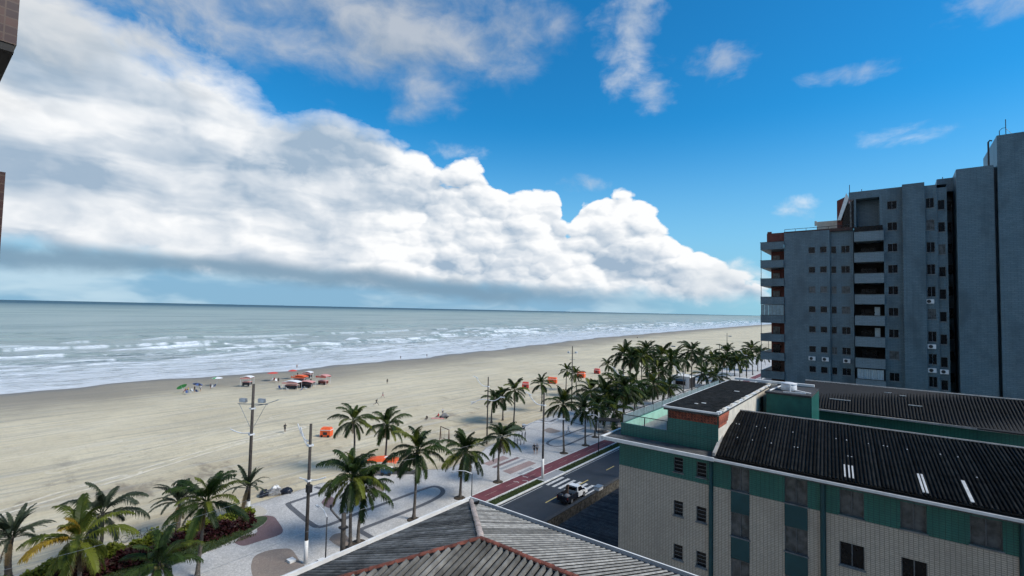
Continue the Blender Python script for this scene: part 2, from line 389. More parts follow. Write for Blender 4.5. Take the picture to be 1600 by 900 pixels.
# grass blades ground
q = material('lawn'); n = q.noise(q.pos, 3.0, 6, .7)
q.put(q.b.inputs['Base Color'], q.ramp(n, [(.3,(.018,.032,.012)),(.55,(.040,.066,.022)),(.75,(.085,.085,.045))])); q.put(q.b.inputs['Roughness'], .95)
# leaves
def leaf(name, c1, c2, trans=.25, rough=.5):
    q = material(name); oi = q.node('ShaderNodeObjectInfo').outputs['Random']; n = q.noise(q.pos, 1.6, 4, .6)
    c = q.mix(q.ss(q.m('ADD', n, q.m('MULTIPLY_ADD', oi, .35, -.17)), .35, .65), c1, c2)
    q.put(q.b.inputs['Base Color'], c); q.put(q.b.inputs['Roughness'], rough); q.put(q.b.inputs['Specular IOR Level'], .18)
    tr = q.node('ShaderNodeBsdfTranslucent'); q.put(tr.inputs[0], q.mix(.5, c, tuple(min(1,x*1.9) for x in c2)))
    mx = q.node('ShaderNodeMixShader'); mx.inputs[0].default_value = trans
    q.l.new(q.b.outputs[0], mx.inputs[1]); q.l.new(tr.outputs[0], mx.inputs[2]); q.l.new(mx.outputs[0], q.out.inputs[0])
leaf('palm_leaf', (.010,.022,.007), (.036,.062,.013))
leaf('palm_leaf_olive', (.034,.050,.008), (.125,.145,.020))  # yellow-green fronds, brightened with sunlight mixed into the leaf colour
leaf('palm_leaf_grey', (.018,.028,.016), (.055,.070,.040))
leaf('palm_leaf_yellow', (.20,.13,.015), (.36,.25,.03))
leaf('palm_leaf_dry', (.10,.070,.035), (.17,.12,.06))
leaf('hedge_red', (.022,.008,.009), (.055,.014,.015), .15)
leaf('hedge_yellow', (.12,.15,.020), (.27,.28,.035))
leaf('grass_blade', (.030,.050,.014), (.070,.095,.026))
plain('palm_trunk', (.105,.092,.078), .9, .4, 5.0, bmp=.6, bscale=14)
plain('palm_trunk_dark', (.050,.043,.037), .9, .4, 5.0, bmp=.6, bscale=14)
plain('coconut', (.12,.11,.03), .5, .3, 4, rnd=.3)
# people
plain('skin', (.34,.19,.12), .55, .1, spec=.3); plain('skin_dark', (.12,.065,.045), .55, .1, spec=.3); plain('hair', (.02,.015,.012), .6)
for nm, c in dict(cloth_black=(.015,.015,.018), cloth_white=(.66,.66,.66), cloth_red=(.45,.04,.04), cloth_blue=(.05,.09,.22), cloth_grey=(.2,.2,.21), cloth_yellow=(.55,.38,.06), cloth_pink=(.5,.2,.22)).items():
    plain(nm, c, .8, .15)

# ------------------------------------------------------------------ the setting: land, beach, sea
SEA_Z = -0.7
SH = np.array([(-9000,-420),(-2500,-230),(-600,-186),(-200,-181),(17,-178.7),(50,-176.9),(85,-176.0),(121,-177.5),(160,-180.0),(213,-186.5),(300,-199),(397,-213.6),(520,-221),(668,-231),(950,-243),(1273,-256),(2600,-300),(9000,-460)], float)
def xs_np(Y):
    k = 24.7/24.0
    b = np.interp(Y, SH[:,0]*k, SH[:,1]*k)
    amp = np.clip(1-np.abs(Y)/2500, 0, 1)
    return b + amp*(1.6*np.sin(Y*.085+.6) + 1.1*np.sin(Y*.19+2.0) + .6*np.sin(Y*.43)) - np.exp(-((Y-52)/26)**2)*2.0
def vnoise(x, seed=0):
    i = np.floor(x).astype(int); f = x-i; f = f*f*(3-2*f)
    h = lambda n: np.modf(np.abs(np.sin((n+seed*57.3)*12.9898)*43758.5453))[0]
    return h(i)*(1-f)+h(i+1)*f
def vnoise2(x, y, seed=0):
    ix = np.floor(x).astype(int); iy = np.floor(y).astype(int); fx = x-ix; fy = y-iy; fx = fx*fx*(3-2*fx); fy = fy*fy*(3-2*fy)
    h = lambda a, b: np.modf(np.abs(np.sin(a*127.1+b*311.7+seed*74.7)*43758.5453))[0]
    return (h(ix,iy)*(1-fx)+h(ix+1,iy)*fx)*(1-fy)+(h(ix,iy+1)*(1-fx)+h(ix+1,iy+1)*fx)*fy
def fbm2(x, y, o=4, seed=0):
    s = 0; a = .5; 
    for k in range(o): s = s+a*vnoise2(x,y,seed+k); x = x*2.03; y = y*2.03; a *= .5
    return s
def grid_object(name, X, Y, Z, mat, attrs=None, smooth=True):
    ny, nx = X.shape; co = np.stack([X,Y,Z], -1).reshape(-1,3)
    idx = np.arange(ny*nx).reshape(ny,nx)
    f = np.stack([idx[:-1,:-1], idx[1:,:-1], idx[1:,1:], idx[:-1,1:]], -1).reshape(-1,4)
    me = bpy.data.meshes.new(name); me.vertices.add(len(co)); me.vertices.foreach_set('co', co.astype(np.float32).ravel())
    me.loops.add(f.size); me.loops.foreach_set('vertex_index', f.astype(np.int32).ravel())
    me.polygons.add(len(f)); me.polygons.foreach_set('loop_start', np.arange(0,f.size,4,dtype=np.int32))
    me.polygons.foreach_set('use_smooth', np.ones(len(f), bool))
    for k, a in (attrs or {}).items():
        at = me.attributes.new(k, 'FLOAT', 'POINT'); at.data.foreach_set('value', a.astype(np.float32).ravel())
    me.update(calc_edges=True); me.validate(); me.materials.append(MATS[mat])
    o = bpy.data.objects.new(name, me); COL.objects.link(o); o['kind'] = 'structure'; return o

# sand
q = material('sand'); at = q.node('ShaderNodeAttribute', attribute_name='shore'); dsh = at.outputs['Fac']   # metres inland of the water line
x, y, z = q.sep(q.pos)
n1 = q.noise(q.pos, .035, 6, .6); n2_ = q.noise(q.v('MULTIPLY', q.pos, (.25,.05,1)), 1.0, 5, .6); n3 = q.noise(q.pos, 1.5, 6, .7); n4 = q.noise(q.pos, .38, 6, .72)
dry = q.mix(q.ss(n1, .35, .65), (.52,.445,.30), (.63,.545,.37))
dry = q.mix(q.m('MULTIPLY', q.ss(n2_, .45, .75), .35), dry, (.42,.39,.32))
dry = q.mix(q.m('MULTIPLY', q.ss(n3, .5, .8), .28), dry, (.36,.315,.235))
dry = q.mix(q.m('MULTIPLY', q.ss(n4, .48, .70), .34), dry, (.31,.275,.205))
# sand trodden yellow and brown near the promenade
near = q.ss(x, -96, -64); pn = q.noise(q.v('MULTIPLY', q.pos, (.16,.07,1)), 1.0, 6, .65)
dry = q.mix(q.m('MULTIPLY', near, q.ss(pn, .36, .66)), dry, (.40,.325,.205))
dirt = q.noise(q.v('MULTIPLY', q.pos, (.11,.22,1)), 1.0, 7, .68)
dry = q.mix(q.m('MULTIPLY', q.m('MULTIPLY', q.ss(x, -120, -72), q.ss(dirt, .54, .68)), .75), dry, (.20,.16,.11))
rut = q.noise(q.v('MULTIPLY', q.pos, (.95,.035,1)), 1.0, 5, .62)
dry = q.mix(q.m('MULTIPLY', q.ss(rut, .48, .62), .42), dry, (.27,.255,.215))
rut2 = q.noise(q.v('MULTIPLY', q.v('ADD', q.pos, (17,5,0)), (.50,.05,1)), 1.0, 6, .7)
dry = q.mix(q.m('MULTIPLY', q.ss(rut2, .53, .68), .40), dry, (.55,.52,.45))
# tyre tracks: pairs of pale ruts along known lines
wob = q.v('SCALE', q.v('SUBTRACT', q.noise(q.pos, .12, 3, .6, 0, 1), (.5,.5,.5)), 1.6)
pp = q.v('MULTIPLY', q.v('ADD', q.pos, wob), (1,1,0))
TR_ = [((0,800),(210,738)),((210,738),(376,690)),((376,690),(470,668)),((90,735),(420,655)),((0,720),(180,690)),((430,652),(640,604)),((700,614),(900,588)),((560,690),(700,640)),((0,688),(300,640)),((480,720),(700,668))]
trk = None
for k, (a_, b_) in enumerate(TR_):
    A = Vector((*gp(*a_),0)); B = Vector((*gp(*b_),0)); BA = B-A
    pa = q.v('SUBTRACT', pp, tuple(A)); nd = q.node('ShaderNodeVectorMath', operation='DOT_PRODUCT'); q.put(nd.inputs[0], pa); nd.inputs[1].default_value = tuple(BA/BA.dot(BA))
    h = q.m('ADD', nd.outputs['Value'], 0.0, clamp=True)
    ln = q.node('ShaderNodeVectorMath', operation='LENGTH'); q.put(ln.inputs[0], q.v('SUBTRACT', pa, q.v('SCALE', tuple(BA), h)))
    f_ = q.ss(q.m('ABSOLUTE', q.m('SUBTRACT', ln.outputs['Value'], .85)), .42, .10, 0, 1.0 if k < 3 else .5)
    trk = f_ if trk is None else q.m('MAXIMUM', trk, f_)
trk = q.m('MULTIPLY', trk, q.ss(q.noise(q.pos, .5, 3, .6), .30, .55))
dry = q.mix(q.m('MULTIPLY', trk, .75), dry, (.68,.61,.48))
# damp and wet band along the water
wn = q.m('MULTIPLY', q.m('SUBTRACT', q.noise(q.v('MULTIPLY', q.pos, (.07,.028,1)), 1.0, 5, .6), .5), 42.0)
wet = q.ss(q.m('ADD', dsh, wn), 58.0, 8.0)
c = q.mix(q.m('MULTIPLY', wet, .85), dry, (.20,.178,.142))
mirror = q.ss(q.m('ADD', dsh, q.m('MULTIPLY', wn, .25)), 9.0, 1.0)
c = q.mix(q.m('MULTIPLY', mirror, .6), c, (.11,.11,.105))
q.put(q.b.inputs['Base Color'], c); q.put(q.b.inputs['Roughness'], q.m('MULTIPLY_ADD', mirror, -.45, .92))
bump(q, q.m('ADD', n3, q.m('ADD', q.m('MULTIPLY', rut, 1.4), q.m('MULTIPLY', trk, -.5))), .9, .16)
Ys = np.unique(np.concatenate([np.linspace(-9000,-400,16), np.linspace(-400,-20,30), np.linspace(-20,260,360), np.linspace(260,900,160), np.linspace(900,9000,60)]))
ss_ = np.concatenate([np.linspace(0,1,110)])
XS = xs_np(Ys)
X = np.empty((len(Ys), 150)); Z = np.empty_like(X); SHA = np.empty_like(X)
for i, yv in enumerate(Ys):
    xx = np.concatenate([np.linspace(-44,-64,20), np.linspace(-64.5,XS[i]+40,74), np.linspace(XS[i]+38.5,XS[i]-30,56)]); X[i] = xx; SHA[i] = xx-XS[i]
YY = np.repeat(Ys[:,None], 150, 1)
inl = np.clip((-61-X)/6, 0, 1)
Z = -0.03 + inl*(.30*(fbm2(X*.07, YY*.05, 5, 3)-.48) + .10*(fbm2(X*.5, YY*.35, 3, 9)-.45))*np.clip(SHA/25,0,1) + (SEA_Z+.03)*np.clip((60-SHA)/60, 0, 3)
grid_object('beach', X, YY, Z, 'sand', {'shore': SHA})

# sea
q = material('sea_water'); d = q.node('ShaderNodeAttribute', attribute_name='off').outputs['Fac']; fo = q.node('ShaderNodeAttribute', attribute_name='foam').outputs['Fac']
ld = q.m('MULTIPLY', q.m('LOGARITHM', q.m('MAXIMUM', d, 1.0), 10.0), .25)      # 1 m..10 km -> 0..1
wc = q.ramp(ld, [(0,(.25,.24,.21)),(.36,(.25,.275,.272)),(.50,(.265,.315,.30)),(.62,(.30,.365,.345)),(.80,(.30,.375,.36)),(.90,(.15,.23,.255)),(.945,(.05,.115,.16))])  # paler middle distance: cloud reflection and sun glint painted into the water colour
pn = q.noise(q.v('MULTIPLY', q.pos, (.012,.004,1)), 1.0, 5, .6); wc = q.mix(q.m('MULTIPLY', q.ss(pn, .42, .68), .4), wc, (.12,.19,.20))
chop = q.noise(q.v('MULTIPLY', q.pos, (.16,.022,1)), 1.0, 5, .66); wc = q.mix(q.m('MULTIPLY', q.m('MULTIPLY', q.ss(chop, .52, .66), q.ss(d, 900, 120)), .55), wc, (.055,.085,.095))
q.put(q.b.inputs['Specular IOR Level'], q.ramp(ld, [(.3,.45),(.62,.30),(.8,.12),(.9,.05)]))
lace = q.noise(q.v('MULTIPLY', q.pos, (.34,.065,1)), 1.0, 7, .68, 1.2)
lace2 = q.noise(q.v('MULTIPLY', q.pos, (1.3,.35,1)), 1.0, 5, .7)
thr = q.ramp(q.m('MULTIPLY', d, .01), [(0,.30),(.10,.40),(.35,.43),(.7,.475),(1,.55)])
lf = q.ss(q.m('SUBTRACT', lace, thr), -.03, .13)
lf = q.m('MULTIPLY', q.m('MULTIPLY', lf, q.ss(d, 230, 70)), q.ss(lace2, .25, .6, .45, 1))
foam = q.m('MAXIMUM', q.m('MULTIPLY', lf, .72), q.m('MULTIPLY', fo, q.ss(lace2, .34, .58, .25, 1)), clamp=True)
c = q.mix(foam, wc, (.74,.77,.79))
q.put(q.b.inputs['Base Color'], c); q.put(q.b.inputs['Roughness'], q.m('MULTIPLY_ADD', foam, .55, .16)); q.put(q.b.inputs['IOR'], 1.33)
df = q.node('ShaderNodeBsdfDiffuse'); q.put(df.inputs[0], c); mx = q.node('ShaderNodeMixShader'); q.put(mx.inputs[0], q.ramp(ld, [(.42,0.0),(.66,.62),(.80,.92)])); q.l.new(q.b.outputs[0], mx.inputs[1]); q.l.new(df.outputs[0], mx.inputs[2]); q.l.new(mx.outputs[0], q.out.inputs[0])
b1 = q.noise(q.v('MULTIPLY', q.pos, (.42,.14,1)), 1.0, 5, .62); b2 = q.noise(q.v('MULTIPLY', q.pos, (.055,.018,1)), 1.0, 4, .55)
bump(q, q.m('ADD', b1, q.m('MULTIPLY', b2, 3.0)), .9, .55)
Yw = np.unique(np.concatenate([np.linspace(-26000,-1500,10), np.linspace(-1500,-150,40), np.linspace(-150,420,430), np.linspace(420,1500,260), np.linspace(1500,4000,60), np.linspace(4000,30000,14)]))
dw = np.concatenate([np.linspace(-8,140,190), np.linspace(141,420,190), np.geomspace(423,1500,40), np.geomspace(1560,46000,30)])
Yg, Dg = np.meshgrid(Yw, dw, indexing='ij'); Xg = xs_np(Yw)[:,None] - Dg
Zg = np.zeros_like(Xg); FO = np.zeros_like(Xg)
crests = [(3,.05),(7,.10),(11,.12),(21,.2),(32,.3),(45,.38),(60,.45),(77,.6),(95,.7),(114,.8),(16,.18),(26,.26),(38,.34),(52,.42),(68,.55),(86,.72),(104,.85),(124,.95),(146,1.0),(170,1.0),(198,.95),(232,.9),(270,.85),(312,.8),(360,.7)]
for k, (d0, A) in enumerate(crests):
    yq = Yw*1.0
    pos = d0 + (vnoise(yq*.017, 11+k)-.5)*22*min(1,d0/50) + (vnoise(yq*.07, 31+k)-.5)*5*min(1,d0/30)
    s = vnoise(yq*.022+k*7.7, 71+k)*.65+vnoise(yq*.075, 91+k)*.35; amp = A*np.clip((s-.36)/.3, 0, 1)
    brk = np.clip((vnoise(yq*.045+k*3.1, 131+k)*.5+vnoise(yq*.16, 171+k)*.3+vnoise(yq*.43, 191+k)*.2-(.46 if d0 > 60 else .38))/.08, 0, 1)
    if d0 > 215: brk *= .0
    elif d0 > 160: brk *= .6
    r = Dg - pos[:,None]
    prof = np.where(r < 0, np.exp(-(r/1.5)**2), np.exp(-(r/5.5)**2))
    Zg += amp[:,None]*prof*(1.55 if d0 > 70 else 1.1)
    w = 1.7+ d0*.007; A_ = A
    roll = np.where(r < 0, np.exp(-(r/(w*(1.0+.5*brk[:,None])))**2), np.exp(-(r/1.5)**2))
    FO = np.maximum(FO, roll*brk[:,None]*np.clip(amp[:,None]/ (A*.25+.02), 0.25, 1))
far = np.clip((900-Dg)/600, 0, 1)*np.clip((3000-np.abs(Yg))/1500,0,1)
Zg += far*np.clip(Dg/60,0,1)*.28*(fbm2(Dg*.11, Yg*.030, 3, 5)-.45)
FO = np.maximum(FO, np.clip(1-np.abs(Dg-0.5)/1.6, 0, 1)*.85)
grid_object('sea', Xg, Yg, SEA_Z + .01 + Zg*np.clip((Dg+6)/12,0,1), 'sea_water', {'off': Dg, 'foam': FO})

# land inland of the beach (one sheet to the horizon)
struct('ground', MB().add([(-44.5,-9000,-.05),(20000,-9000,-.05),(20000,20000,-.05),(-44.5,20000,-.05)], [(0,1,2,3)]), 'concrete')

# ------------------------------------------------------------------ promenade, bicycle lane, road
PZ = 0.10
outer = [(-60.2,-300),(-60.2,6),(-59.2,14),(-59.5,20),(-60.3,27),(-60.3,33),(-60.6,36.5),(-57.5,42),(-57.6,45.2),(-55.8,47.8),(-52.2,51.6),(-53.0,59),(-55.2,64),(-56.8,73),(-59.4,80.5),(-60.8,87),(-61.0,104),(-61,160),(-61,400),(-62,1500),(-64,4000)]
mb = MB(); L = len(outer)
mb.add([(x,y,PZ) for x,y in outer]+[(-42.45,y,PZ) for x,y in outer], [(i,L+i,L+i+1,i+1) for i in range(L-1)])
mb.add([(x,y,PZ) for x,y in outer]+[(x-.02,y,-.5) for x,y in outer], [(i,i+1,L+i+1,L+i) for i in range(L-1)])
promenade = struct('promenade', mb, 'pavement')
mb = MB()
for i in range(L-1):
    a, b = Vector(outer[i]), Vector(outer[i+1])
    if a.y > 600 or b.y < 0: continue
    mb.hexa([(a.x-.16,a.y,-.3),(a.x+.08,a.y,-.3),(b.x+.08,b.y,-.3),(b.x-.16,b.y,-.3),(a.x-.16,a.y,PZ+.03),(a.x+.08,a.y,PZ+.03),(b.x+.08,b.y,PZ+.03),(b.x-.16,b.y,PZ+.03)])
part('edge_kerb', mb, 'concrete', promenade)
def band(px, w=.62, k=4, mat='pavement_dark', z=PZ+.005):
    pts = [gp(a, b, PZ) for a, b in px]; part('mosaic_band', ribbon(smooth_pts(pts, k), w, z), mat, promenade)
def patch(px, mat, z=PZ+.005, k=0, name='mosaic_patch'):
    pts = [gp(a, b, PZ) for a, b in px]
    if k: pts = smooth_pts(pts+[pts[0]], k)[:-1]
    part(name, sheet(pts, z), mat, promenade)
band([(492,761),(506,766),(482,776),(455,785),(451,789),(468,804),(487,819),(497,823),(511,821),(535,812),(562,801),(600,787),(640,772),(662,764),(678,760),(689,763),(692,769),(684,777),(660,789),(620,805),(590,817),(569,825),(563,829),(572,835),(586,843)])
band([(843,656),(858,659),(868,655),(877,655),(895,660),(913,665)], .5)
band([(913,669),(896,675),(880,681),(863,687),(856,691),(856,694),(864,697),(876,697),(886,695),(905,687),(920,680),(929,678),(945,681)], .5)
for px, m, k in [([(366,848),(378,838),(402,831),(394,812),(410,806),(427,807),(436,817),(442,828),(436,836),(405,846),(380,853)], 'pavement_mauve', 4),
              ([(392,884),(398,869),(420,860),(445,857),(457,860),(468,876),(476,886),(462,905),(430,925),(402,915),(394,898)], 'pavement_brown', 4),
              ([(502,785),(508,778),(517,776),(524,781),(522,791),(515,794),(506,790)], 'pavement_mauve', 4),
              ([(514,843),(520,836),(531,833),(541,836),(546,846),(540,856),(526,852)], 'pavement_brown', 4),
              ([(574,772),(584,760),(598,755),(604,760),(601,766),(590,770)], 'pavement_brown', 4),
              ([(849,672),(858,668.5),(868,671),(876,674),(866,676.5),(856,676)], 'pavement_brown', 4),
              ([(930,673),(940,671),(952,675),(946,678),(936,677)], 'pavement_brown', 4),
              ([(960,668),(975,662),(1000,660),(990,668),(970,674)], 'pavement_grey', 4),
              ([(384,806),(388,795),(402,790),(414,795),(417,801),(404,809),(392,809)], 'pavement_sandy', 4),
              ([(785,736),(797,741),(838,724),(827,720)], 'pavement_pink', 0),([(808,740),(817,743),(837,733),(829,730)], 'pavement_grey', 0),
              ([(768,730),(773,731.5),(813,715.5),(808,714)], 'pavement_mauve', 0),([(779,732.5),(784,734),(823,718),(818,716.5)], 'pavement_grey', 0),
              ([(755,724),(764,728),(796,716),(786,712)], 'pavement_pink', 0),([(722,716),(742,712),(754,718),(742,722),(730,721)], 'pavement_grey', 4)]:
    patch(px, m, PZ+.007, k)
# paler joints that divide the paving beyond the exercise area
for X0, Y0, X1, Y1 in [(-58,64,-42.6,64),(-58,72,-42.6,72),(-58,80,-42.6,80)]:
    part('paving_joint', ribbon([(X0,Y0),(X1,Y1)], .18, PZ+.005), 'pavement_grey', promenade)
# square tree pits are built with their palms below

lane = struct('bicycle_lane', MB().box(-42.45,-40.0,-200,1500,-.04,PZ+.002), 'bike_red')
part('white_line', MB().box(-42.62,-42.46,-100,900,PZ-.05,PZ+.02), 'kerb', lane)
part('white_line', MB().box(-40.02,-39.90,-100,900,PZ-.05,PZ+.02), 'kerb', lane)
for k in range(60):
    y = 30+k*4.4
    part('lane_dash', MB().add([(-41.26,y,PZ+.007),(-41.18,y,PZ+.007),(-41.18,y+2.4,PZ+.007),(-41.26,y+2.4,PZ+.007)], [(0,1,2,3)]), 'pavement_pink', lane)
for (x, y) in [(-41.7,54.2),(-41.0,55.4),(-41.9,56.6)]:      # worn stencil marks
    part('stencil_mark', ribbon([(x,y),(x+.5,y+.3),(x+.9,y+.1)], .14, PZ+.007), 'road_paint', lane)
verge = struct('verge', MB().box(-39.89,-38.36,-200,1500,-.04,PZ-.01), 'pavement_grey')
road = struct('road', MB().add([(-38.2,-300,0),(-30.6,-300,0),(-30.6,3000,0),(-38.2,3000,0)], [(0,1,2,3)]), 'asphalt')
mb = MB()
for k in range(220):
    y = -20+k*1.5; mb.box(-38.36,-38.12,y,y+1.485,-.04,PZ+.035)
part('kerb', mb, 'kerb', road)['kind'] = 'stuff'
part('kerb', MB().box(-30.62,-30.45,-100,900,-.04,.13), 'concrete', road)
for k in range(24):
    y = 43.0+k*8.2-16.4
    part('lane_mark', MB().add([(-34.3,y,.005),(-34.16,y,.005),(-34.16,y+2.6,.005),(-34.3,y+2.6,.005)], [(0,1,2,3)]), 'yellow_paint', road)
for k in range(7):
    x = -37.75+k*.98
    part('zebra_bar', MB().add([(x,56.4,.005),(x+.45,56.4,.005),(x+.45,60.6,.005),(x,60.6,.005)], [(0,1,2,3)]), 'road_paint', road)
part('edge_line', ribbon([(-37.75,20),(-37.75,55.6)], .09, .005), 'road_paint', road)
part('edge_line', ribbon([(-37.75,61.4),(-37.75,300)], .09, .005), 'road_paint', road)
struct('sidewalk', MB().box(-30.44,-29.5,-100,900,-.04,.12), 'concrete')

# grass strips on the verge (framed in white kerb stones)
def blades(x0, x1, y0, y1, z, n, hmin, hmax, mb, lean=.1, seed=1):
    rg = random.Random(seed)
    for _ in range(n):
        x = rg.uniform(x0,x1); y = rg.uniform(y0,y1); a = rg.uniform(0,6.28); h = rg.uniform(hmin,hmax); w = rg.uniform(.02,.045)
        dx, dy = math.cos(a)*w, math.sin(a)*w; lx, ly = rg.uniform(-lean,lean), rg.uniform(-lean,lean)
        mb.add([(x-dx,y-dy,z),(x+dx,y+dy,z),(x+lx,y+ly,z+h)], [(0,1,2)])
    return mb
for i, (y0, y1, lab) in enumerate([(14,57.0,'grass strip beside the road, in front of the zebra crossing'),(62.3,128,'long grass strip beside the road, beyond the zebra crossing')]):
    s_ = struct('grass_verge', MB().box(-39.6,-38.37,y0,y1,.0,PZ+.03), 'lawn')
    b = blades(-39.6,-38.4,y0,y1,PZ+.02,9000 if i == 0 else 12000,.06,.20,MB(),.08,i+3)
    gb = part('grass', b, 'grass_blade', s_); gb['kind'] = 'stuff'
    part('frame_kerb', MB().box(-39.72,-39.6,y0,y1,.0,PZ+.06), 'kerb', s_)
    ye = y1 if i == 0 else y0-.14
    part('frame_kerb', MB().box(-39.72,-38.3,ye,ye+.14,.0,PZ+.062), 'kerb', s_)

# ------------------------------------------------------------------ palms
def frond_mesh(name, a0, droop, L=3.5, pairs=40, mat='palm_leaf', hang=.55, leafl=.72, seed=0, side=0.0):
    rg = random.Random(seed); mb = MB(); n = 14; pts = []; p = Vector((.12,0,0)); a = a0
    for i in range(n+1):
        t = i/n; pts.append(p.copy()); st = L/n; a = a0 - droop*(t**1.35)
        p = p + Vector((math.cos(a)*st, side*t*st, math.sin(a)*st))
    mb.tube(pts, [.040*(1-.85*i/n)+.004 for i in range(n+1)], 3, 0, False)
    def at(t):
        f = t*n; i = min(int(f), n-1); q = pts[i].lerp(pts[i+1], f-i); d = (pts[i+1]-pts[i]).normalized(); return q, d
    for k in range(pairs):
        t = .14+.86*(k+.5)/pairs; q, d = at(t); env = math.sin(math.pi*min(1,(t*.86+.10)))**.6
        for sgn in (-1, 1):
            l = leafl*env*rg.uniform(.85,1.12); up = Vector((-d.z,0,d.x)); out = Vector((0,sgn,0))
            dirv = (out*.80 + d*rg.uniform(.50,.72) + up*rg.uniform(.05,.28)).normalized()
            h = hang*rg.uniform(.7,1.3)
            m_ = q + dirv*l*.5; e = q + dirv*l*.88 + Vector((0,0,-h*l))
            wv = d*.046
            mb.add([q-wv*.8, q+wv*.8, m_+wv*1.1, m_-wv*1.1, e], [(0,1,2,3),(3,2,4)], 0)
    return mb.mesh(name, mat)
FR = {}
for mat in ('palm_leaf','palm_leaf_olive','palm_leaf_grey','palm_leaf_yellow'):
    FR[mat] = [frond_mesh('frond', R(82), R(70), 3.0, seed=1, mat=mat), frond_mesh('frond', R(62), R(92), 3.4, seed=2, mat=mat), frond_mesh('frond', R(40), R(86), 3.6, seed=3, mat=mat, side=.06),
               frond_mesh('frond', R(18), R(72), 3.6, seed=4, mat=mat, hang=.75), frond_mesh('frond', R(-12), R(58), 3.4, seed=5, mat=mat, hang=.8), frond_mesh('frond', R(-42), R(36), 3.0, seed=6, mat=mat, hang=.6)]
# stiffer arching fronds of the date palms, with short dense leaflets
FR['date'] = [frond_mesh('frond', R(78), R(50), 2.6, 30, 'palm_leaf_grey', .15, .42, 11), frond_mesh('frond', R(58), R(85), 3.1, 30, 'palm_leaf_grey', .2, .42, 12), frond_mesh('frond', R(42), R(95), 3.2, 30, 'palm_leaf_grey', .25, .42, 13),
              frond_mesh('frond', R(24), R(75), 3.0, 30, 'palm_leaf_grey', .3, .42, 14)]
DRY = frond_mesh('dry_frond', R(-58), R(26), 2.2, 18, 'palm_leaf_dry', .4, .5, 21)
mbc = MB(); mbc.lathe([(.02,-.13),(.09,-.08),(.11,.0),(.08,.09),(.02,.13)], 8); COCO = mbc.mesh('coconut', 'coconut', True)
def trunk_mesh(h, lean, r0=.17, r1=.105, mat='palm_trunk', seed=0):
    rg = random.Random(seed); mb = MB(); n = 22; pts = []; rad = []
    for i in range(n+1):
        t = i/n; pts.append((lean[0]*t*t + .06*math.sin(t*5+seed), lean[1]*t*t + .06*math.cos(t*4+seed), h*t-.05))
        rad.append((r0+(r1-r0)*t + .12*math.exp(-t*16))*(1.0 + (.06 if i % 2 else -.03)))
    mb.tube(pts, rad, 9, 0, True); return mb.mesh('trunk', mat, True), Vector(pts[-1])
PIT = MB().lathe([(.75,0),(.70,.05),(.45,.11),(.1,.14)], 14).mesh('tree_pit', 'soil', True)
def palm(name, label, base, h, scale=1.0, kind='palm_leaf', n=24, lean=(0,0), seed=0, group=None, wind=0.0, pit=False, trunkmat='palm_trunk', r0=.17, yellow=0, z=PZ, dry=2, nuts=True):
    rg = random.Random(seed*31+5)
    o = thing(name, label, 'palm tree', (base[0],base[1],z), 0, group)
    tm, top = trunk_mesh(h, lean, r0, r0*.62, trunkmat, seed); link('trunk', tm, o)
    ms = FR[kind]; nm = len(ms)
    for k in range(n):
        az = k*2.39996 + rg.uniform(-.25,.25); t = k/(n-1)
        if wind: az += wind*math.sin(az-2.2)*.6
        mi = min(nm-1, int(t*nm*.999))
        me = ms[mi]
        if kind == 'palm_leaf' and rg.random() < .22: me = FR['palm_leaf_olive'][mi]
        if yellow and k in yellow: me = FR['palm_leaf_yellow'][mi]
        f = link('frond', me, o, (top.x,top.y,top.z-.25*t), (rg.uniform(-.3,.3), rg.uniform(-.24,.24), az)); s = scale*rg.uniform(.74,1.14); f.scale = (s,s,s)
    for k in range(dry):
        f = link('dry_frond', DRY, o, (top.x,top.y,top.z-.3), (0, rg.uniform(-.1,.2), rg.uniform(0,6.28))); f.scale = (scale*.9,)*3
    if nuts:
        for k in range(5):
            a = k*1.256+seed; f = link('coconut', COCO, o, (top.x+.22*math.cos(a), top.y+.22*math.sin(a), top.z-.38), (.3,.2,a)); f.scale = (1.1,)*3
    if pit: link('tree_pit', PIT, o)
    return o
G1 = 'palms in the foreground along the beach path'; G2 = 'palms along the bicycle lane'; G3 = 'palms at the back of the sand'; G4 = 'palms of the far grove'
def hgt(px, py, base):   # trunk height so that the crown centre is seen at row py
    best = min((abs(_pj((base[0],base[1],k*.1))[1]-py), k*.1) for k in range(10,160)); return best[1]
def _pj(p):
    d = Vector(p)-Vector((0,0,CAMH)); zz = d.dot(fw); return 800+752*d.dot(rr)/zz, 450-752*d.dot(uu)/zz
def P_(label, bx, by, cy, sc=1.0, kind='palm_leaf', n=24, grp=None, seed=0, cx=None, **kw):
    b = gp(bx, by, PZ); h = hgt(bx, cy, b)
    lean = (0,0)
    if cx is not None and abs(cx-bx) > 1:
        dist = (Vector((b[0],b[1],h))-Vector((0,0,CAMH))).dot(fw); k = (cx-bx)*dist/752; lean = (rr.x*k, rr.y*k)
    return palm('palm_tree', label, b, h, sc, kind, n, lean, seed, grp, **kw)
P_('date palm with thick dark trunk at the left edge of the photo', 12, 905, 838, 1.0, 'date', 30, G1, 1, 14, r0=.26, trunkmat='palm_trunk_dark', nuts=False, wind=.5)
P_('large olive-green palm with yellow fronds in the bottom left', 125, 935, 842, 1.14, 'palm_leaf_olive', 21, G1, 2, 116, yellow=(2,5,7,10), wind=.8)
P_('thin palm just behind the yellow-fronded palm', 157, 885, 800, 1.05, 'palm_leaf_grey', 18, G1, 3, 154)
P_('date palm behind the hedge, left of the tall dark palm', 277, 838, 782, 1.0, 'date', 26, G1, 4, 276, r0=.24, nuts=False)
P_('tall dark green palm in front of the red hedge', 308, 903, 782, 1.02, 'palm_leaf', 24, G1, 5, 318)
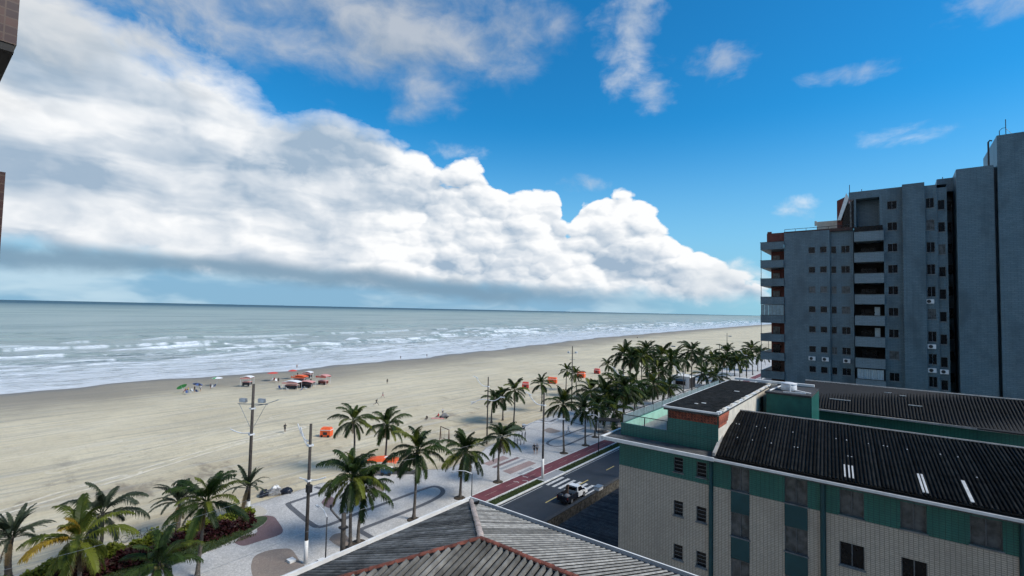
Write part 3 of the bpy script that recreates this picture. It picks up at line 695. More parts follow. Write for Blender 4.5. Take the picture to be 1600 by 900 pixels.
P_('low palm with crown cut by the bottom edge of the photo', 250, 960, 878, .90, 'palm_leaf', 18, G1, 6, 246, trunkmat='palm_trunk_dark')
P_('date palm at the tip of the hedge, against the floodlight pole', 379, 813, 760, 1.0, 'date', 18, G1, 7, 386, r0=.22, nuts=False)
P_('tallest palm of the pair beside the looping mosaic band', 547, 857, 745, 1.12, 'palm_leaf', 26, G2, 8, 546, pit=True)
P_('shorter palm of the pair beside the looping mosaic band', 560, 848, 762, .95, 'palm_leaf', 22, G2, 9, 567, pit=True)
P_('left one of two palms on the sand behind the orange canopy', 553, 737, 656, 1.0, 'palm_leaf', 22, G3, 10, 549)
P_('palm rising directly behind the orange canopy on the sand', 601, 733, 664, 1.05, 'palm_leaf', 24, G3, 11, 603)
P_('palm standing in the looping mosaic band of the promenade', 646, 812, 702, 1.10, 'palm_leaf', 26, G2, 12, 651, pit=True)
P_('broad palm by the bicycle lane nearest the roof corner', 718, 778, 706, 1.14, 'palm_leaf', 28, G2, 13, 727, pit=True, dry=4)
P_('palm beside the coloured paving stripes', 778, 753, 684, 1.0, 'palm_leaf', 24, G2, 14, 782, pit=True)
P_('left palm of the trio beside the curved white lamp pole', 768, 660, 622, .95, 'palm_leaf', 20, G3, 15, 770)
P_('middle palm of the trio beside the curved white lamp pole', 786, 656, 619, .95, 'palm_leaf', 22, G3, 16, 784)
P_('right palm of the trio, beside the small grass patch', 803, 664, 609, 1.0, 'palm_leaf', 22, G3, 17, 803)
P_('slim palm at the sand edge behind the double-armed lamp pole', 846, 642, 599, .9, 'palm_leaf', 20, G3, 18, 846)
P_('small palm on the sand left of the tall dark pole', 884, 609, 579, .95, 'palm_leaf', 18, G3, 19, 886)
P_('small palm on the sand right of the tall dark pole', 901, 619, 585, .95, 'palm_leaf', 20, G3, 20, 899)
P_('palm by the bicycle lane right of the double-armed lamp pole', 881, 708, 630, 1.05, 'palm_leaf', 26, G2, 21, 878, pit=True)
P_('palm by the bicycle lane next to the small street lamp', 915, 696, 640, 1.0, 'palm_leaf', 26, G2, 22, 912, pit=True)
P_('bushy palm behind the small street lamp', 930, 683, 634, 1.0, 'palm_leaf', 24, G2, 23, 934, pit=True)
P_('lone slender palm standing on the open sand', 950, 599, 570, .95, 'palm_leaf', 20, G3, 24, 949)
grove = [(943,664,616),(925,650,610),(958,668,640),(964,652,598),(975,662,607),(992,640,602),(985,628,560),(972,624,554),(1002,632,556),(1012,620,548),(1020,640,600),(1028,624,578),
         (1036,612,556),(1048,618,566),(1043,634,604),(1058,606,558),(1081,610,548),(1096,600,558),(1104,606,584),(1118,604,588),(1128,596,562),(1136,592,552),(1148,588,558),(1156,598,566),(1166,588,556),(1176,586,546),(1184,580,552),(1110,590,560),(1070,596,562),(1014,606,566),(994,612,562),(1122,582,560),(1160,578,560)]
ORD = 'first second third fourth fifth sixth seventh eighth ninth tenth eleventh twelfth thirteenth fourteenth fifteenth sixteenth seventeenth eighteenth nineteenth twentieth'.split()
ORD += ['twenty-'+w for w in ORD[:9]] + ['thirtieth'] + ['thirty-'+w for w in ORD[:9]]
grove.sort()
for i, (bx, by, cy) in enumerate(grove):
    P_('dark palm of the dense far grove, '+ORD[i]+' trunk from the left', bx, by, cy, 1.42+.16*((i*7)%3-1), 'palm_leaf', 22, G4, 40+i, bx+((i*5)%7)-3, trunkmat='palm_trunk_dark', nuts=False, dry=1)

# ------------------------------------------------------------------ buildings
def wallY(mb, x0, x1, z0, z1, y, holes=(), depth=.15, m=0, rm=None):
    """wall facing -Y with real openings and reveals"""
    hs_ = [(max(a,x0),min(b,x1),max(c,z0),min(d,z1)) for a,b,c,d in holes if a < x1 and b > x0 and c < z1 and d > z0]
    xs = sorted({x0,x1,*[h[0] for h in hs_],*[h[1] for h in hs_]}); zs = sorted({z0,z1,*[h[2] for h in hs_],*[h[3] for h in hs_]})
    for i in range(len(xs)-1):
        for j in range(len(zs)-1):
            cx, cz = (xs[i]+xs[i+1])/2, (zs[j]+zs[j+1])/2
            if any(h[0] < cx < h[1] and h[2] < cz < h[3] for h in hs_): continue
            mb.quad((xs[i],y,zs[j]),(xs[i+1],y,zs[j]),(xs[i+1],y,zs[j+1]),(xs[i],y,zs[j+1]), m)
    r = m if rm is None else rm
    for a,b,c,d in hs_:
        mb.quad((a,y,c),(a,y,d),(a,y+depth,d),(a,y+depth,c),r); mb.quad((b,y,d),(b,y,c),(b,y+depth,c),(b,y+depth,d),r)
        if d < z1 or True: mb.quad((a,y,d),(b,y,d),(b,y+depth,d),(a,y+depth,d),r)
        mb.quad((b,y,c),(a,y,c),(a,y+depth,c),(b,y+depth,c),r)
    return mb
WIN = {}
def window(parent, x0, x1, z0, z1, y, style='dark', frame='window_frame', depth=.13):
    """frame mesh with pane children; lower left corner at x0,z0"""
    w, h = round(x1-x0,2), round(z1-z0,2); key = (w,h,style,frame)
    if key not in WIN:
        f = MB(); t = .045
        f.box(0,w,-.02,.05,0,t).box(0,w,-.02,.05,h-t,h).box(0,t,-.02,.05,t,h-t).box(w-t,w,-.02,.05,t,h-t)
        panes = []
        if style == 'louvre':
            n = 4
            for k in range(1,n): f.box(t,w-t,.0,.04,h*k/n-.022,h*k/n+.022)
            for k in range(n): panes.append((MB().hexa([(t,.03,h*k/n+.02),(w-t,.03,h*k/n+.02),(w-t,.05,h*k/n+.02),(t,.05,h*k/n+.02),(t,.0,h*(k+1)/n-.02),(w-t,.0,h*(k+1)/n-.02),(w-t,.02,h*(k+1)/n-.02),(t,.02,h*(k+1)/n-.02)]).mesh('pane','glass_dark')))
        elif style in ('slide','slide_pale'):
            f.box(w/2-.025,w/2+.025,-.03,.045,t,h-t)
            pm_ = 'window_pale' if style == 'slide_pale' else 'glass_dark'
            panes.append(MB().box(t,w/2-.025,.0,.02,t,h-t).mesh('pane',pm_)); panes.append(MB().box(w/2+.025,w-t,.02,.04,t,h-t).mesh('pane',pm_))
        elif style == 'grid':
            f.box(w/2-.04,w/2+.04,-.03,.045,t,h-t).box(t,w-t,-.025,.04,h*.35-.02,h*.35+.02)
            panes.append(MB().box(t,w/2-.04,.0,.02,t,h-t).mesh('pane','window_pale')); panes.append(MB().box(w/2+.04,w-t,.0,.02,t,h-t).mesh('pane','window_pale'))
        else:
            panes.append(MB().box(t,w-t,.0,.03,t,h-t).mesh('pane','glass_dark'))
        panes.append(MB().box(-.06,w+.06,-.17,-.055,-.07,-.004).mesh('sill', 'sill'))
        WIN[key] = (f.mesh('window', frame), panes)
    fm, panes = WIN[key]
    o = link('window', fm, parent, (x0,y+depth-.04,z0))
    for p in panes: link('sill' if p.name.startswith('sill') else 'pane', p, o)
    return o
plain('window_pale', (.085,.092,.094), .25, .45, 2.5)
plain('sill', (.17,.18,.185), .8, .3, 2.0, grime=.4)
plain('curtain_glass', (.20,.27,.29), .2, .15, 2.0)
plain('pale_clay', (.36,.29,.25), .85, .3, 5.0, rnd=.2, bmp=.3)

# --- tall blue-grey apartment tower (street front at X -16, side front at Y 84)
TW = thing('apartment_tower', 'tall stepped apartment tower clad in blue-grey tiles on the right', 'building', (0,0,0))
YF = 84.0; FS = 2.95
rowsB = [34.35-FS*k for k in range(11)]
def holes_col(x0, x1, h, tops): return [(x0,x1,t-h,t) for t in tops if t-h > 1]
colB = [(-9.58,-8.74,.90),(-8.13,-7.29,.90)]; colC = [(-6.80,-6.16,1.02),(-5.55,-4.52,1.02)]
colE = [(-.20,.86,1.12)]; colG = [(3.86,4.70,1.34)]; colH = [(5.07,5.76,1.30)]
hB = [h for c in colB for h in holes_col(*c, rowsB)]; hC = [h for c in colC for h in holes_col(*c, rowsB)]
rowsE = [40.15-FS*k for k in range(13)]; hE = holes_col(*colE[0], rowsE)
rowsG = [40.05-FS*k for k in range(13)]; hG = holes_col(*colG[0], rowsG); hH = holes_col(*colH[0], [r-.35 for r in rowsG])
mb = MB()
wallY(mb, -12.8,-6.92, 0,36.75, YF, hB); wallY(mb, -6.92,-4.1, 0,36.75, YF+.45, hC)
mb.quad((-6.92,YF,0),(-6.92,YF+.45,0),(-6.92,YF+.45,36.75),(-6.92,YF,36.75))
mb.quad((-12.8,YF+12,0),(-12.8,YF,0),(-12.8,YF,36.75),(-12.8,YF+12,36.75))
wallY(mb, -.62,1.42, 0,42.0, YF+.1, hE)
mb.quad((-4.1,YF+.45,0),(-4.1,YF+2.2,0),(-4.1,YF+2.2,36.7),(-4.1,YF+.45,36.7)); mb.quad((-.62,YF+2.2,0),(-.62,YF+.1,0),(-.62,YF+.1,42.0),(-.62,YF+2.2,42.0))
mb.quad((-4.1,YF+2.2,0),(-.62,YF+2.2,0),(-.62,YF+2.2,36.3),(-4.1,YF+2.2,36.3), 1); mb.quad((-4.1,YF+2.2,36.3),(-.62,YF+2.2,36.3),(-.62,YF+2.2,41),(-4.1,YF+2.2,41))  # lower back wall painted near-black as shade behind the balconies
mb.box(-4.55,-.62,YF+.12,YF+2.3,40.95,42.0)                       # deep lintel over the top balcony
mb.box(-3.95,-3.72,YF+.12,YF+.5,36.5,40.95)                       # pier on its left
mb.box(-1.05,-.62,YF+.12,YF+.9,36.0,40.95)
# projecting shaft F
mb.box(1.42,3.74,YF-.55,YF+3,0,42.15)
wallY(mb, 3.74,4.98, 0,41.75, YF-.05, hG); wallY(mb, 4.98,5.98, 0,41.35, YF+.2, hH)
mb.quad((4.98,YF-.05,0),(4.98,YF+.2,0),(4.98,YF+.2,41.75),(4.98,YF-.05,41.75))
mb.quad((5.98,YF+.2,0),(5.98,YF+6,0),(5.98,YF+6,41.35),(5.98,YF+.2,41.35))
# dark slot, wall J, tower K
mb.quad((5.98,YF+5,0),(6.85,YF+5,0),(6.85,YF+5,43.15),(5.98,YF+5,43.15))
mb.box(6.85,10.3,YF-.7,YF+8,0,43.3); mb.box(5.2,6.85,YF+3.2,YF+8,41.3,43.15)
mb.box(10.3,10.75,YF+.3,YF+8,0,43.25); mb.box(10.6,30,YF-1.0,YF+10,0,46.85)
mb.quad((-12.8,YF,36.75),(-4.1,YF,36.75),(-4.1,YF+12,36.75),(-12.8,YF+12,36.75)); mb.quad((-.62,YF+.1,42),(6,YF+.1,41.7),(6,YF+12,41.7),(-.62,YF+12,42))
mb.box(3.74,6.0,YF+1.2,YF+9,0,41.3); mb.box(-.62,1.42,YF+1.2,YF+9,0,41.95); mb.box(-12.7,-6.0,YF+1.2,YF+11.5,0,36.7); mb.box(-6.0,-4.1,YF+2.4,YF+11.5,0,36.7)
part('wall', mb, ['blue_tile','recess_shade'], TW)
for k in range(10): window(TW, 6.05, 6.78, 39.0-FS*k, 40.3-FS*k, YF+4.85, 'dark')
for c, tops, y in [(colB[0],rowsB,YF),(colB[1],rowsB,YF),(colC[0],rowsB,YF+.45),(colC[1],rowsB,YF+.45),(colE[0],rowsE,YF+.1),(colG[0],rowsG,YF-.05),(colH[0],[r-.35 for r in rowsG],YF+.2)]:
    for k, t_ in enumerate(tops):
        if t_ < 13.5: continue
        st = 'grid' if (c is colC[1] and k == 3) or (c is colC[0] and k == 5) else (('slide_pale' if (k*5+len(WIN)) % 7 == 3 else 'slide') if c in (colC[1], colE[0], colG[0]) else ('slide_pale' if (k*3) % 11 == 6 else 'dark'))
        window(TW, c[0], c[1], round(t_-c[2],3), t_, y, st)
# balconies D
for k in range(11):
    zt = 36.05-FS*k
    if zt < 12: break
    b = part('balcony', MB().box(-3.95,-.62,YF-.75,YF-.60,zt-1.35,zt).box(-3.95,-3.80,YF-.60,YF+.44,zt-1.35,zt).box(-.77,-.62,YF-.60,YF+.08,zt-1.35,zt).box(-3.80,-.77,YF-.60,YF+2.19,zt-1.36,zt-1.16), 'blue_tile_light', TW)
    part('coping', MB().box(-4.0,-.57,YF-.80,YF-.57,zt+.002,zt+.06), 'coping', b)
    if k == 0: part('glass_rail', MB().box(-3.9,-.7,YF-.70,YF-.68,zt+.06,zt+.75), 'glass_dark', b)
    part('door', MB().box(-3.3,-1.5,YF+2.08,YF+2.18,zt-1.16,zt+.9), 'glass_dark', b)
    if k in (4,5): part('curtain', MB().box(-1.75,-1.15,YF+1.0,YF+1.06,zt-1.1,zt+1.25), 'curtain', b)
    if k == 7:
        mbq = MB(); n = 40
        for i in range(n):
            xa, xb = -3.75+2.95*i/n, -3.75+2.95*(i+1)/n; ya, yb = YF-.35+.06*math.sin(i*1.9), YF-.35+.06*math.sin((i+1)*1.9)
            mbq.quad((xa,ya,zt+.05),(xb,yb,zt+.05),(xb,yb,zt+1.42),(xa,ya,zt+1.42))
        part('curtain', mbq, 'curtain', b)
        for i in range(5): part('glazing_bar', MB().box(-3.8+i*.74,-3.77+i*.74,YF-.62,YF-.58,zt,zt+1.45), 'window_frame', b)
# balconies A on the street corner
for k in range(12):
    zt = 35.45-2.86*k
    if zt < 9: break
    b = part('corner_balcony', MB().box(-16.05,-12.8,YF-.35,YF-.2,zt-1.15,zt).box(-16.05,-15.9,YF-.2,YF+11,zt-1.15,zt).box(-15.9,-12.8,YF-.2,YF+11,zt-1.16,zt-.95), 'blue_tile', TW)
    part('coping', MB().box(-16.1,-12.8,YF-.40,YF-.17,zt+.002,zt+.05), 'coping', b)
    if k > 0 and k < 11:
        part('back_wall', MB().box(-15.15,-12.81,YF+3.2,YF+3.4,zt-.95,zt+1.71), 'red_brown' if k < 7 else 'brown_wall', b)
        part('balcony_window', MB().box(-14.9,-13.9,YF+3.10,YF+3.19,zt-.2,zt+1.1), 'window_pale' if k in (1,2,3,5) else 'glass_dark', b)
        if k == 4:
            for i in range(6): part('glass_panel', MB().box(-16.0+i*.53,-15.5+i*.53,YF-.30,YF-.26,zt+.05,zt+1.65), 'curtain_glass', b)
        part('post', MB().box(-16.0,-15.93,YF-.30,YF-.23,zt+.05,zt+1.70), 'window_frame', b)
part('corner_parapet', MB().box(-15.3,-12.82,YF+.6,YF+4,35.5,36.95), 'red_brown', TW)
part('corner_parapet', MB().box(-15.2,-14.6,YF+.5,YF+.6,36.95,37.2), 'red_brown', TW)
# roof terrace
rl = part('terrace_railing', MB().box(-12.75,-4.2,YF+.1,YF+.16,37.28,37.34), 'dark_metal', TW)
for i in range(7): part('post', MB().box(-12.75+i*1.42,-12.70+i*1.42,YF+.1,YF+.15,36.75,37.3), 'dark_metal', rl)
part('terrace_parapet', MB().box(-12.82,-4.2,YF+.02,YF+.3,36.5,36.95), 'brown_wall', TW)
part('penthouse', MB().box(-8.9,-5.9,YF+4,YF+8,36.75,38.75).box(-9.2,-8.9,YF+4,YF+4.3,38.2,38.9), 'cream_plaster', TW)
gb_ = MB(); gb_.hexa([(-6.05,YF+1,36.75),(-4.5,YF+1,36.75),(-4.5,YF+5,36.75),(-6.05,YF+5,36.75),(-6.05,YF+1,41.15),(-4.7,YF+1,41.75),(-4.7,YF+5,41.75),(-6.05,YF+5,41.15)])
part('gable_wall', gb_, 'red_brown', TW)
part('slanted_band', MB().hexa([(-5.95,YF+.14,38.1),(-5.55,YF+.14,38.1),(-5.55,YF+.95,38.1),(-5.95,YF+.95,38.1),(-4.85,YF+.14,42.0),(-4.55,YF+.14,41.2),(-4.55,YF+.95,41.2),(-4.85,YF+.95,42.0)]), 'white_paint', TW)
part('slanted_glazing', MB().hexa([(-5.45,YF+.3,36.8),(-4.0,YF+.3,36.8),(-4.0,YF+.8,36.8),(-5.45,YF+.8,36.8),(-5.0,YF+.3,40.0),(-4.0,YF+.3,40.9),(-4.0,YF+.8,40.9),(-5.0,YF+.8,40.0)]), 'glass_dark', TW)
part('glazing_post', MB().box(-4.45,-4.25,YF+.05,YF+.28,36.8,40.6), 'window_pale', TW)
for x, y, z0, h in [(-4.5,YF+1,42,1.3),(-3.1,YF+2,42,.7),(12.1,YF+4,46.8,3.4),(11.5,YF+4,46.8,2.0),(6.0,YF+6,43.1,.9)]:
    part('antenna', MB().tube([(x,y,z0),(x,y,z0+h)], .045, 5), 'dark_metal', TW)
part('antenna', MB().tube([(12.1,YF+4,49),(13.4,YF+4,47)], .02, 4).tube([(11.5,YF+4,48.8),(11.8,YF+4,49.1),(12.1,YF+4,49.1)], .03, 4), 'dark_metal', TW)
part('vent_pipe', MB().tube([(9.9,YF-.5,43.3),(9.9,YF-.5,46.3),(10.05,YF-.5,46.5),(10.25,YF-.5,46.4)], .09, 8), 'dark_metal', TW)
def aircon(x, z, y, lab):
    o = thing('air_conditioner', lab, 'air conditioner', (x,y,z), 0, 'air conditioners on the tower')
    part('casing', MB().box(-.42,.42,-.34,-.02,0,.56), 'white_metal', o)
    part('fan_grille', MB().lathe([(.22,0),(.22,.02),(.05,.025)], 16), 'dark_metal', o, loc=(-.1,-.345,.28), rot=(R(90),0,0))
    part('bracket', MB().box(-.35,-.30,-.34,0,-.05,0).box(.30,.35,-.34,0,-.05,0), 'grey_metal', o)
aircon(-9.2,17.5,YF,'white air conditioner under the leftmost window column, low on the tower')
aircon(-7.55,17.5,YF,'white air conditioner under the second window column, low on the tower')
aircon(-5.0,17.45,YF+.45,'white air conditioner just left of the balcony column')
aircon(4.1,26.0,YF-.05,'uppermost white air conditioner right of the plain tiled shaft')
aircon(4.2,20.1,YF-.05,'middle air conditioner right of the plain tiled shaft')
aircon(4.2,17.0,YF-.05,'lower left air conditioner right of the plain tiled shaft')
aircon(5.4,16.9,YF+.2,'lowest right air conditioner beside the dark slot of the tower')

# --- green and cream apartment block
GB = thing('apartment_block', 'low cream-tiled apartment block with green top band and dark roof', 'building', (0,0,0))
YG = 33.0; ZB = 12.93; ZE = 14.75
hl = []
for x in (-11.68,-10.17): 
    for zt in (14.30,11.42,8.55,5.65): hl.append((x,x+.63,zt-.98,zt))
hcol = []
for x0, x1 in ((-8.05,-6.98),(-5.07,-3.90)): hcol.append((x0,x1,3.0,14.45))
hw = [(-2.36,-1.26,13.02,14.4),(.28,1.33,13.02,14.4),(2.94,4.08,13.02,14.4),(-2.38,-1.26,10.28,11.55),(.29,1.33,10.28,11.55),(2.98,4.05,10.28,11.55),(-2.38,-1.26,7.4,8.65),(.29,1.33,7.4,8.65),(2.98,4.05,7.4,8.65)]
mb = MB(); H_ = hl+hcol+hw
wallY(mb, -15.68,9.5, 0,ZB, YG, H_, .16, 0); wallY(mb, -15.68,9.5, ZB,ZE, YG, H_, .16, 1)
mb.quad((-15.68,YG+27,0),(-15.68,YG,0),(-15.68,YG,ZB),(-15.68,YG+27,ZB),0); mb.quad((-15.68,YG+27,ZB),(-15.68,YG,ZB),(-15.68,YG,ZE),(-15.68,YG+27,ZE),1)
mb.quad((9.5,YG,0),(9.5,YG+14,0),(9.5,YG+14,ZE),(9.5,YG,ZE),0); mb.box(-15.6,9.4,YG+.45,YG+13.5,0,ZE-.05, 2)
part('wall', mb, ['cream_tile','green_tile','recess_shade'], GB)
for h in hl: window(GB, *h, YG, 'louvre', 'window_frame', .12)
for h in hw: window(GB, *h, YG, 'slide_pale' if h[2] > 12 else 'slide', 'window_frame', .13)
for x0, x1 in ((-8.05,-6.98),(-5.07,-3.90)):
    for zt in (14.45,11.62,8.75):
        window(GB, x0, x1, zt-1.45 if zt < 14 else 12.98, zt, YG, 'slide_pale', 'window_frame', .14)
    for zt in (12.96,10.15,7.28): part('spandrel_panel', MB().box(x0+.003,x1-.003,YG-.05,YG+.14,zt-1.32,zt), 'teal_dark', GB)
for x in (-9.25,-3.15,4.75): part('drain_pipe', MB().tube([(x,YG-.10,0),(x,YG-.10,14.7)], .10, 8).box(x-.14,x+.14,YG-.02,YG-.001,0,14.7), 'teal_dark', GB)
# eaves slab, gutter and flat roof around the terrace
part('eaves', MB().box(-16.7,10.0,YG-.6,YG+2.2,ZE,ZE+.10).box(-16.7,-9.4,YG+2.2,YG+27,ZE,ZE+.10), 'dark_concrete', GB)
part('gutter', MB().box(-16.75,-8.9,YG-.72,YG-.6,ZE-.06,ZE+.17).box(-8.9,10,YG-.70,YG-.6,ZE-.02,ZE+.12).box(-16.85,-16.7,YG-.72,YG+27,ZE-.06,ZE+.17), 'white_paint', GB)
part('soffit', MB().box(-16.6,10,YG-.58,YG-.02,ZE-.12,ZE-.003), 'dark_concrete', GB)
# terrace and penthouse
YT = 34.0
TR = part('terrace', MB().box(-16.05,-12.5,YT,YT+.15,ZE+.10,15.72).box(-16.05,-15.9,YT+.15,YT+26,ZE+.10,15.72), 'green_tile', GB)
part('terrace_floor', MB().box(-15.9,-12.5,YT+.15,YT+26,ZE+.10,ZE+.22), 'concrete', TR)
part('inner_wall', MB().box(-15.895,-15.8,YT+.16,YT+26,ZE+.22,15.66), 'mint_paint', TR)
rl = part('railing', MB().tube([(-15.95,YT+.07,16.35),(-12.52,YT+.07,16.35)], .03, 6).tube([(-15.97,YT+.07,16.35),(-15.97,YT+26,16.35)], .03, 6).box(-12.56,-12.50,YT+.04,YT+.10,15.72,16.38), 'dark_metal', TR)
mb = MB()
for k in range(34):
    x = -15.9+k*.10; mb.tube([(x,YT+.07,15.72),(x+.05,YT+.07,16.35)], .010, 4, 0, False)
for k in range(13):
    y = YT+.1+k*2.0; part('post', MB().tube([(-15.97,y,15.72),(-15.97,y,16.35)], .025, 5), 'dark_metal', rl)
for k in range(3): part('post', MB().box(-15.95+k*1.7,-15.90+k*1.7,YT+.05,YT+.09,15.72,16.35), 'dark_metal', rl)
part('bars', mb, 'grey_metal', rl)
part('side_glazing', MB().box(-15.98,-15.96,YT+.2,YT+26,15.74,16.25), 'curtain_glass', rl)
PH = part('penthouse', MB().box(-12.5,-9.1,YT+.002,YT+17.2,ZE+.10,17.2,1).box(-9.25,-9.095,YT+.1,YT+17.19,ZE+.10,17.35), ['cream_plaster','green_tile'], GB)
part('string_course', MB().box(-12.5,-9.1,YT-.04,YT+.003,15.68,15.74), 'green_paint', PH)
part('roof_slab', MB().box(-12.75,-8.98,YT-.35,YT+17.6,17.38,17.50), 'white_paint', PH)
part('roof_slab', MB().box(-12.70,-9.05,YT-.25,YT+17.5,17.22,17.375), 'coping', PH)
part('roof_felt', MB().box(-12.62,-9.15,YT-.2,YT+17.3,17.501,17.53), 'dark_sheet', PH)
for (x, y, sx, sy) in [(-10.9,36.4,.30,.16),(-11.2,35.8,.22,.14),(-10.5,44,.4,.15)]: part('loose_tile', MB().box(x,x+sx,y,y+sy,17.53,17.56), 'white_paint', PH)
rg = random.Random(4)
for k in range(26):    # crumbling edge of the roofing felt towards the street side
    y = YT-.2+k*.67; part('broken_edge', MB().box(-9.15,-8.95-rg.uniform(-.12,.05),y,y+rg.uniform(.3,.66),17.50,17.53+rg.uniform(0,.05)), 'cream_plaster' if k % 3 else 'white_paint', PH)
for k in range(15):
    for j in range(3):
        x = -12.42+k*.218; z = 16.66+j*.182
        part('lattice_brick', MB().box(x,x+.20,YT-.03,YT-.002,z,z+.03).box(x,x+.03,YT-.03,YT-.002,z+.03,z+.17).box(x+.17,x+.20,YT-.03,YT-.002,z+.03,z+.17).hexa([(x+.04,YT-.025,z+.03),(x+.07,YT-.025,z+.03),(x+.07,YT-.002,z+.03),(x+.04,YT-.002,z+.03),(x+.14,YT-.025,z+.17),(x+.17,YT-.025,z+.17),(x+.17,YT-.002,z+.17),(x+.14,YT-.002,z+.17)]), 'red_brick', PH)
part('lattice_back', MB().box(-12.44,-9.12,YT-.0015,YT+.001,16.64,17.22), 'brown_wall', PH)
for k in range(5):
    part('brick_course', MB().box(-9.094,-9.04,YT+.05,YT+2.6-.25*(k == 0)-.35*(4-k)*.3,16.45+k*.15,16.59+k*.15), 'red_brick', PH)
part('door_opening', MB().box(-9.094,-9.07,YT+13.2,YT+14.4,15.4,16.8), 'recess_shade', PH)
# tank room with round tank
TK = part('tank_room', MB().box(-8.4,-5.25,46,51,13,17.4), 'green_paint', GB)
part('tank_slab', MB().box(-8.5,-5.1,45.85,51.1,17.4,17.55), 'coping', TK)
part('tank_side', MB().box(-5.25,-5.10,46.0,51,13,17.39), 'green_tile', TK)
part('debris', MB().hexa([(-7.2,46.4,17.55),(-5.6,46.7,17.55),(-5.6,46.8,17.55),(-7.2,46.5,17.55),(-7.2,46.4,17.62),(-5.6,46.7,17.65),(-5.6,46.8,17.65),(-7.2,46.5,17.62)]).hexa([(-6.5,47.6,17.55),(-5.3,47.2,17.55),(-5.3,47.4,17.55),(-6.5,47.8,17.55),(-6.5,47.6,17.68),(-5.3,47.2,17.60),(-5.3,47.4,17.60),(-6.5,47.8,17.68)]).tube([(-8.2,46.3,17.6),(-7.8,49.5,17.7)], .06, 6), 'white_paint', TK)
WT = thing('water_tank', 'round white water tank on the green roof room', 'water tank', (-7.0,48.0,17.55))
part('drum', MB().lathe([(.58,0),(.62,.06),(.60,.52),(.55,.58)], 24), 'white_metal', WT, True)
part('lid', MB().lathe([(.64,.56),(.64,.62),(.3,.70),(.1,.72)], 24), 'white_metal', WT, True)
part('pipe', MB().tube([(.2,-.75,0),(.2,-.75,.62)], .06, 8), 'white_metal', WT)
part('roof_beam', MB().box(-12.2,-5.5,51.4,51.7,17.60,17.80), 'white_paint', GB)
part('ridge_wall', MB().box(-9.4,-8.45,51.2,51.5,13,17.55), 'cream_plaster', GB)
# corrugated roofs: each corrugation is a piece of its own
def rib_mesh(name, L, w, h, mat, n=5, nseg=1):
    """corrugation along +Y of length L, arch of width w and height h"""
    mb = MB(); N = n
    for s_ in range(nseg):
        y0, y1 = L*s_/nseg, L*(s_+1)/nseg+.04; zo = .012*s_ if False else 0.0
        for k in range(N):
            t0, t1 = k/N, (k+1)/N
            f = lambda t: ((t-.5)*w, h*math.sin(math.pi*t)**.8)
            (xa,za),(xb,zb) = f(t0), f(t1)
            l0 = .012 if nseg > 1 else 0
            mb.quad((xa,y0,za+l0),(xb,y0,zb+l0),(xb,y1,zb),(xa,y1,za))
        mb.add([((t-.5)*w, y0, h*math.sin(math.pi*t)**.8+(.012 if nseg > 1 else 0)) for t in [k/N for k in range(N+1)]], [tuple(range(N+1))])
    return mb.mesh(name, mat, False)
def ribbed_roof(parent, x0, x1, y0, z0, L, pitch, azd, w, h, mat, name='roof_corrugation', nseg=3, skip=()):
    n = int((x1-x0)/w); me = [rib_mesh(name, L, w*.80, h, mat, 5, nseg)]
    for k in range(n):
        o = link(name, me[0], parent, (x0+(k+.5)*w, y0, z0+.004*((k*7)%3)), (pitch,0,R(-azd)))
    return n
pit = R(12.5); azr = -5.0; LR = 7.75
c_, s_p = math.cos(pit), math.sin(pit); dvx, dvy = math.sin(R(azr))*c_, math.cos(R(azr))*c_
RF = part('roof', MB().hexa([(-8.85,32.55,14.95),(10.5,32.55,14.95),(10.5+dvx*LR,32.4+dvy*LR,14.95+s_p*LR),(-8.85+dvx*LR,32.4+dvy*LR,14.95+s_p*LR),
      (-8.85,32.55,15.02),(10.5,32.55,15.02),(10.5+dvx*LR,32.4+dvy*LR,15.02+s_p*LR),(-8.85+dvx*LR,32.4+dvy*LR,15.02+s_p*LR)]), 'rubber', GB)
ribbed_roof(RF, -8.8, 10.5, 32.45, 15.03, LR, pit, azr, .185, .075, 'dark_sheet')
part('ridge_cap', MB().tube([(-8.9+dvx*LR,32.4+dvy*LR,15.08+s_p*LR),(10.5+dvx*LR,32.4+dvy*LR,15.08+s_p*LR)], .07, 6), 'concrete', RF)
part('verge_board', MB().hexa([(-9.02,32.45,15.0),(-8.86,32.45,15.0),(-8.86+dvx*LR,32.45+dvy*LR,15.0+s_p*LR),(-9.02+dvx*LR,32.45+dvy*LR,15.0+s_p*LR),(-9.02,32.45,15.2),(-8.86,32.45,15.2),(-8.86+dvx*LR,32.45+dvy*LR,15.2+s_p*LR),(-9.02+dvx*LR,32.45+dvy*LR,15.2+s_p*LR)]), 'concrete', RF)
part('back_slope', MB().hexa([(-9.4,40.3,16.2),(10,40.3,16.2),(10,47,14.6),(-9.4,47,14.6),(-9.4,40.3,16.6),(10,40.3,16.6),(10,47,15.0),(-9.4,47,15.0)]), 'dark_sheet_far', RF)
for (i0, t0, t1, wd) in [(3.85,.30,1.75,.07),(4.05,.30,1.75,.07),(4.22,.30,1.75,.07),(7.15,.25,2.2,.09),(7.30,.25,2.2,.09),(8.95,.2,2.3,.14)]:
    x = -8.8+i0*1.0+3.0-.1
    A = Vector((x+dvx*t0, 32.45+dvy*t0, 15.13+s_p*t0)); B = Vector((x+dvx*t1, 32.45+dvy*t1, 15.13+s_p*t1))
    part('translucent_strip', MB().hexa([(A.x-wd/2,A.y,A.z-.05),(A.x+wd/2,A.y,A.z-.05),(B.x+wd/2,B.y,B.z-.05),(B.x-wd/2,B.y,B.z-.05),(A.x-wd/2,A.y,A.z),(A.x+wd/2,A.y,A.z),(B.x+wd/2,B.y,B.z),(B.x-wd/2,B.y,B.z)]), 'pale_strip', RF)
rg = random.Random(12)
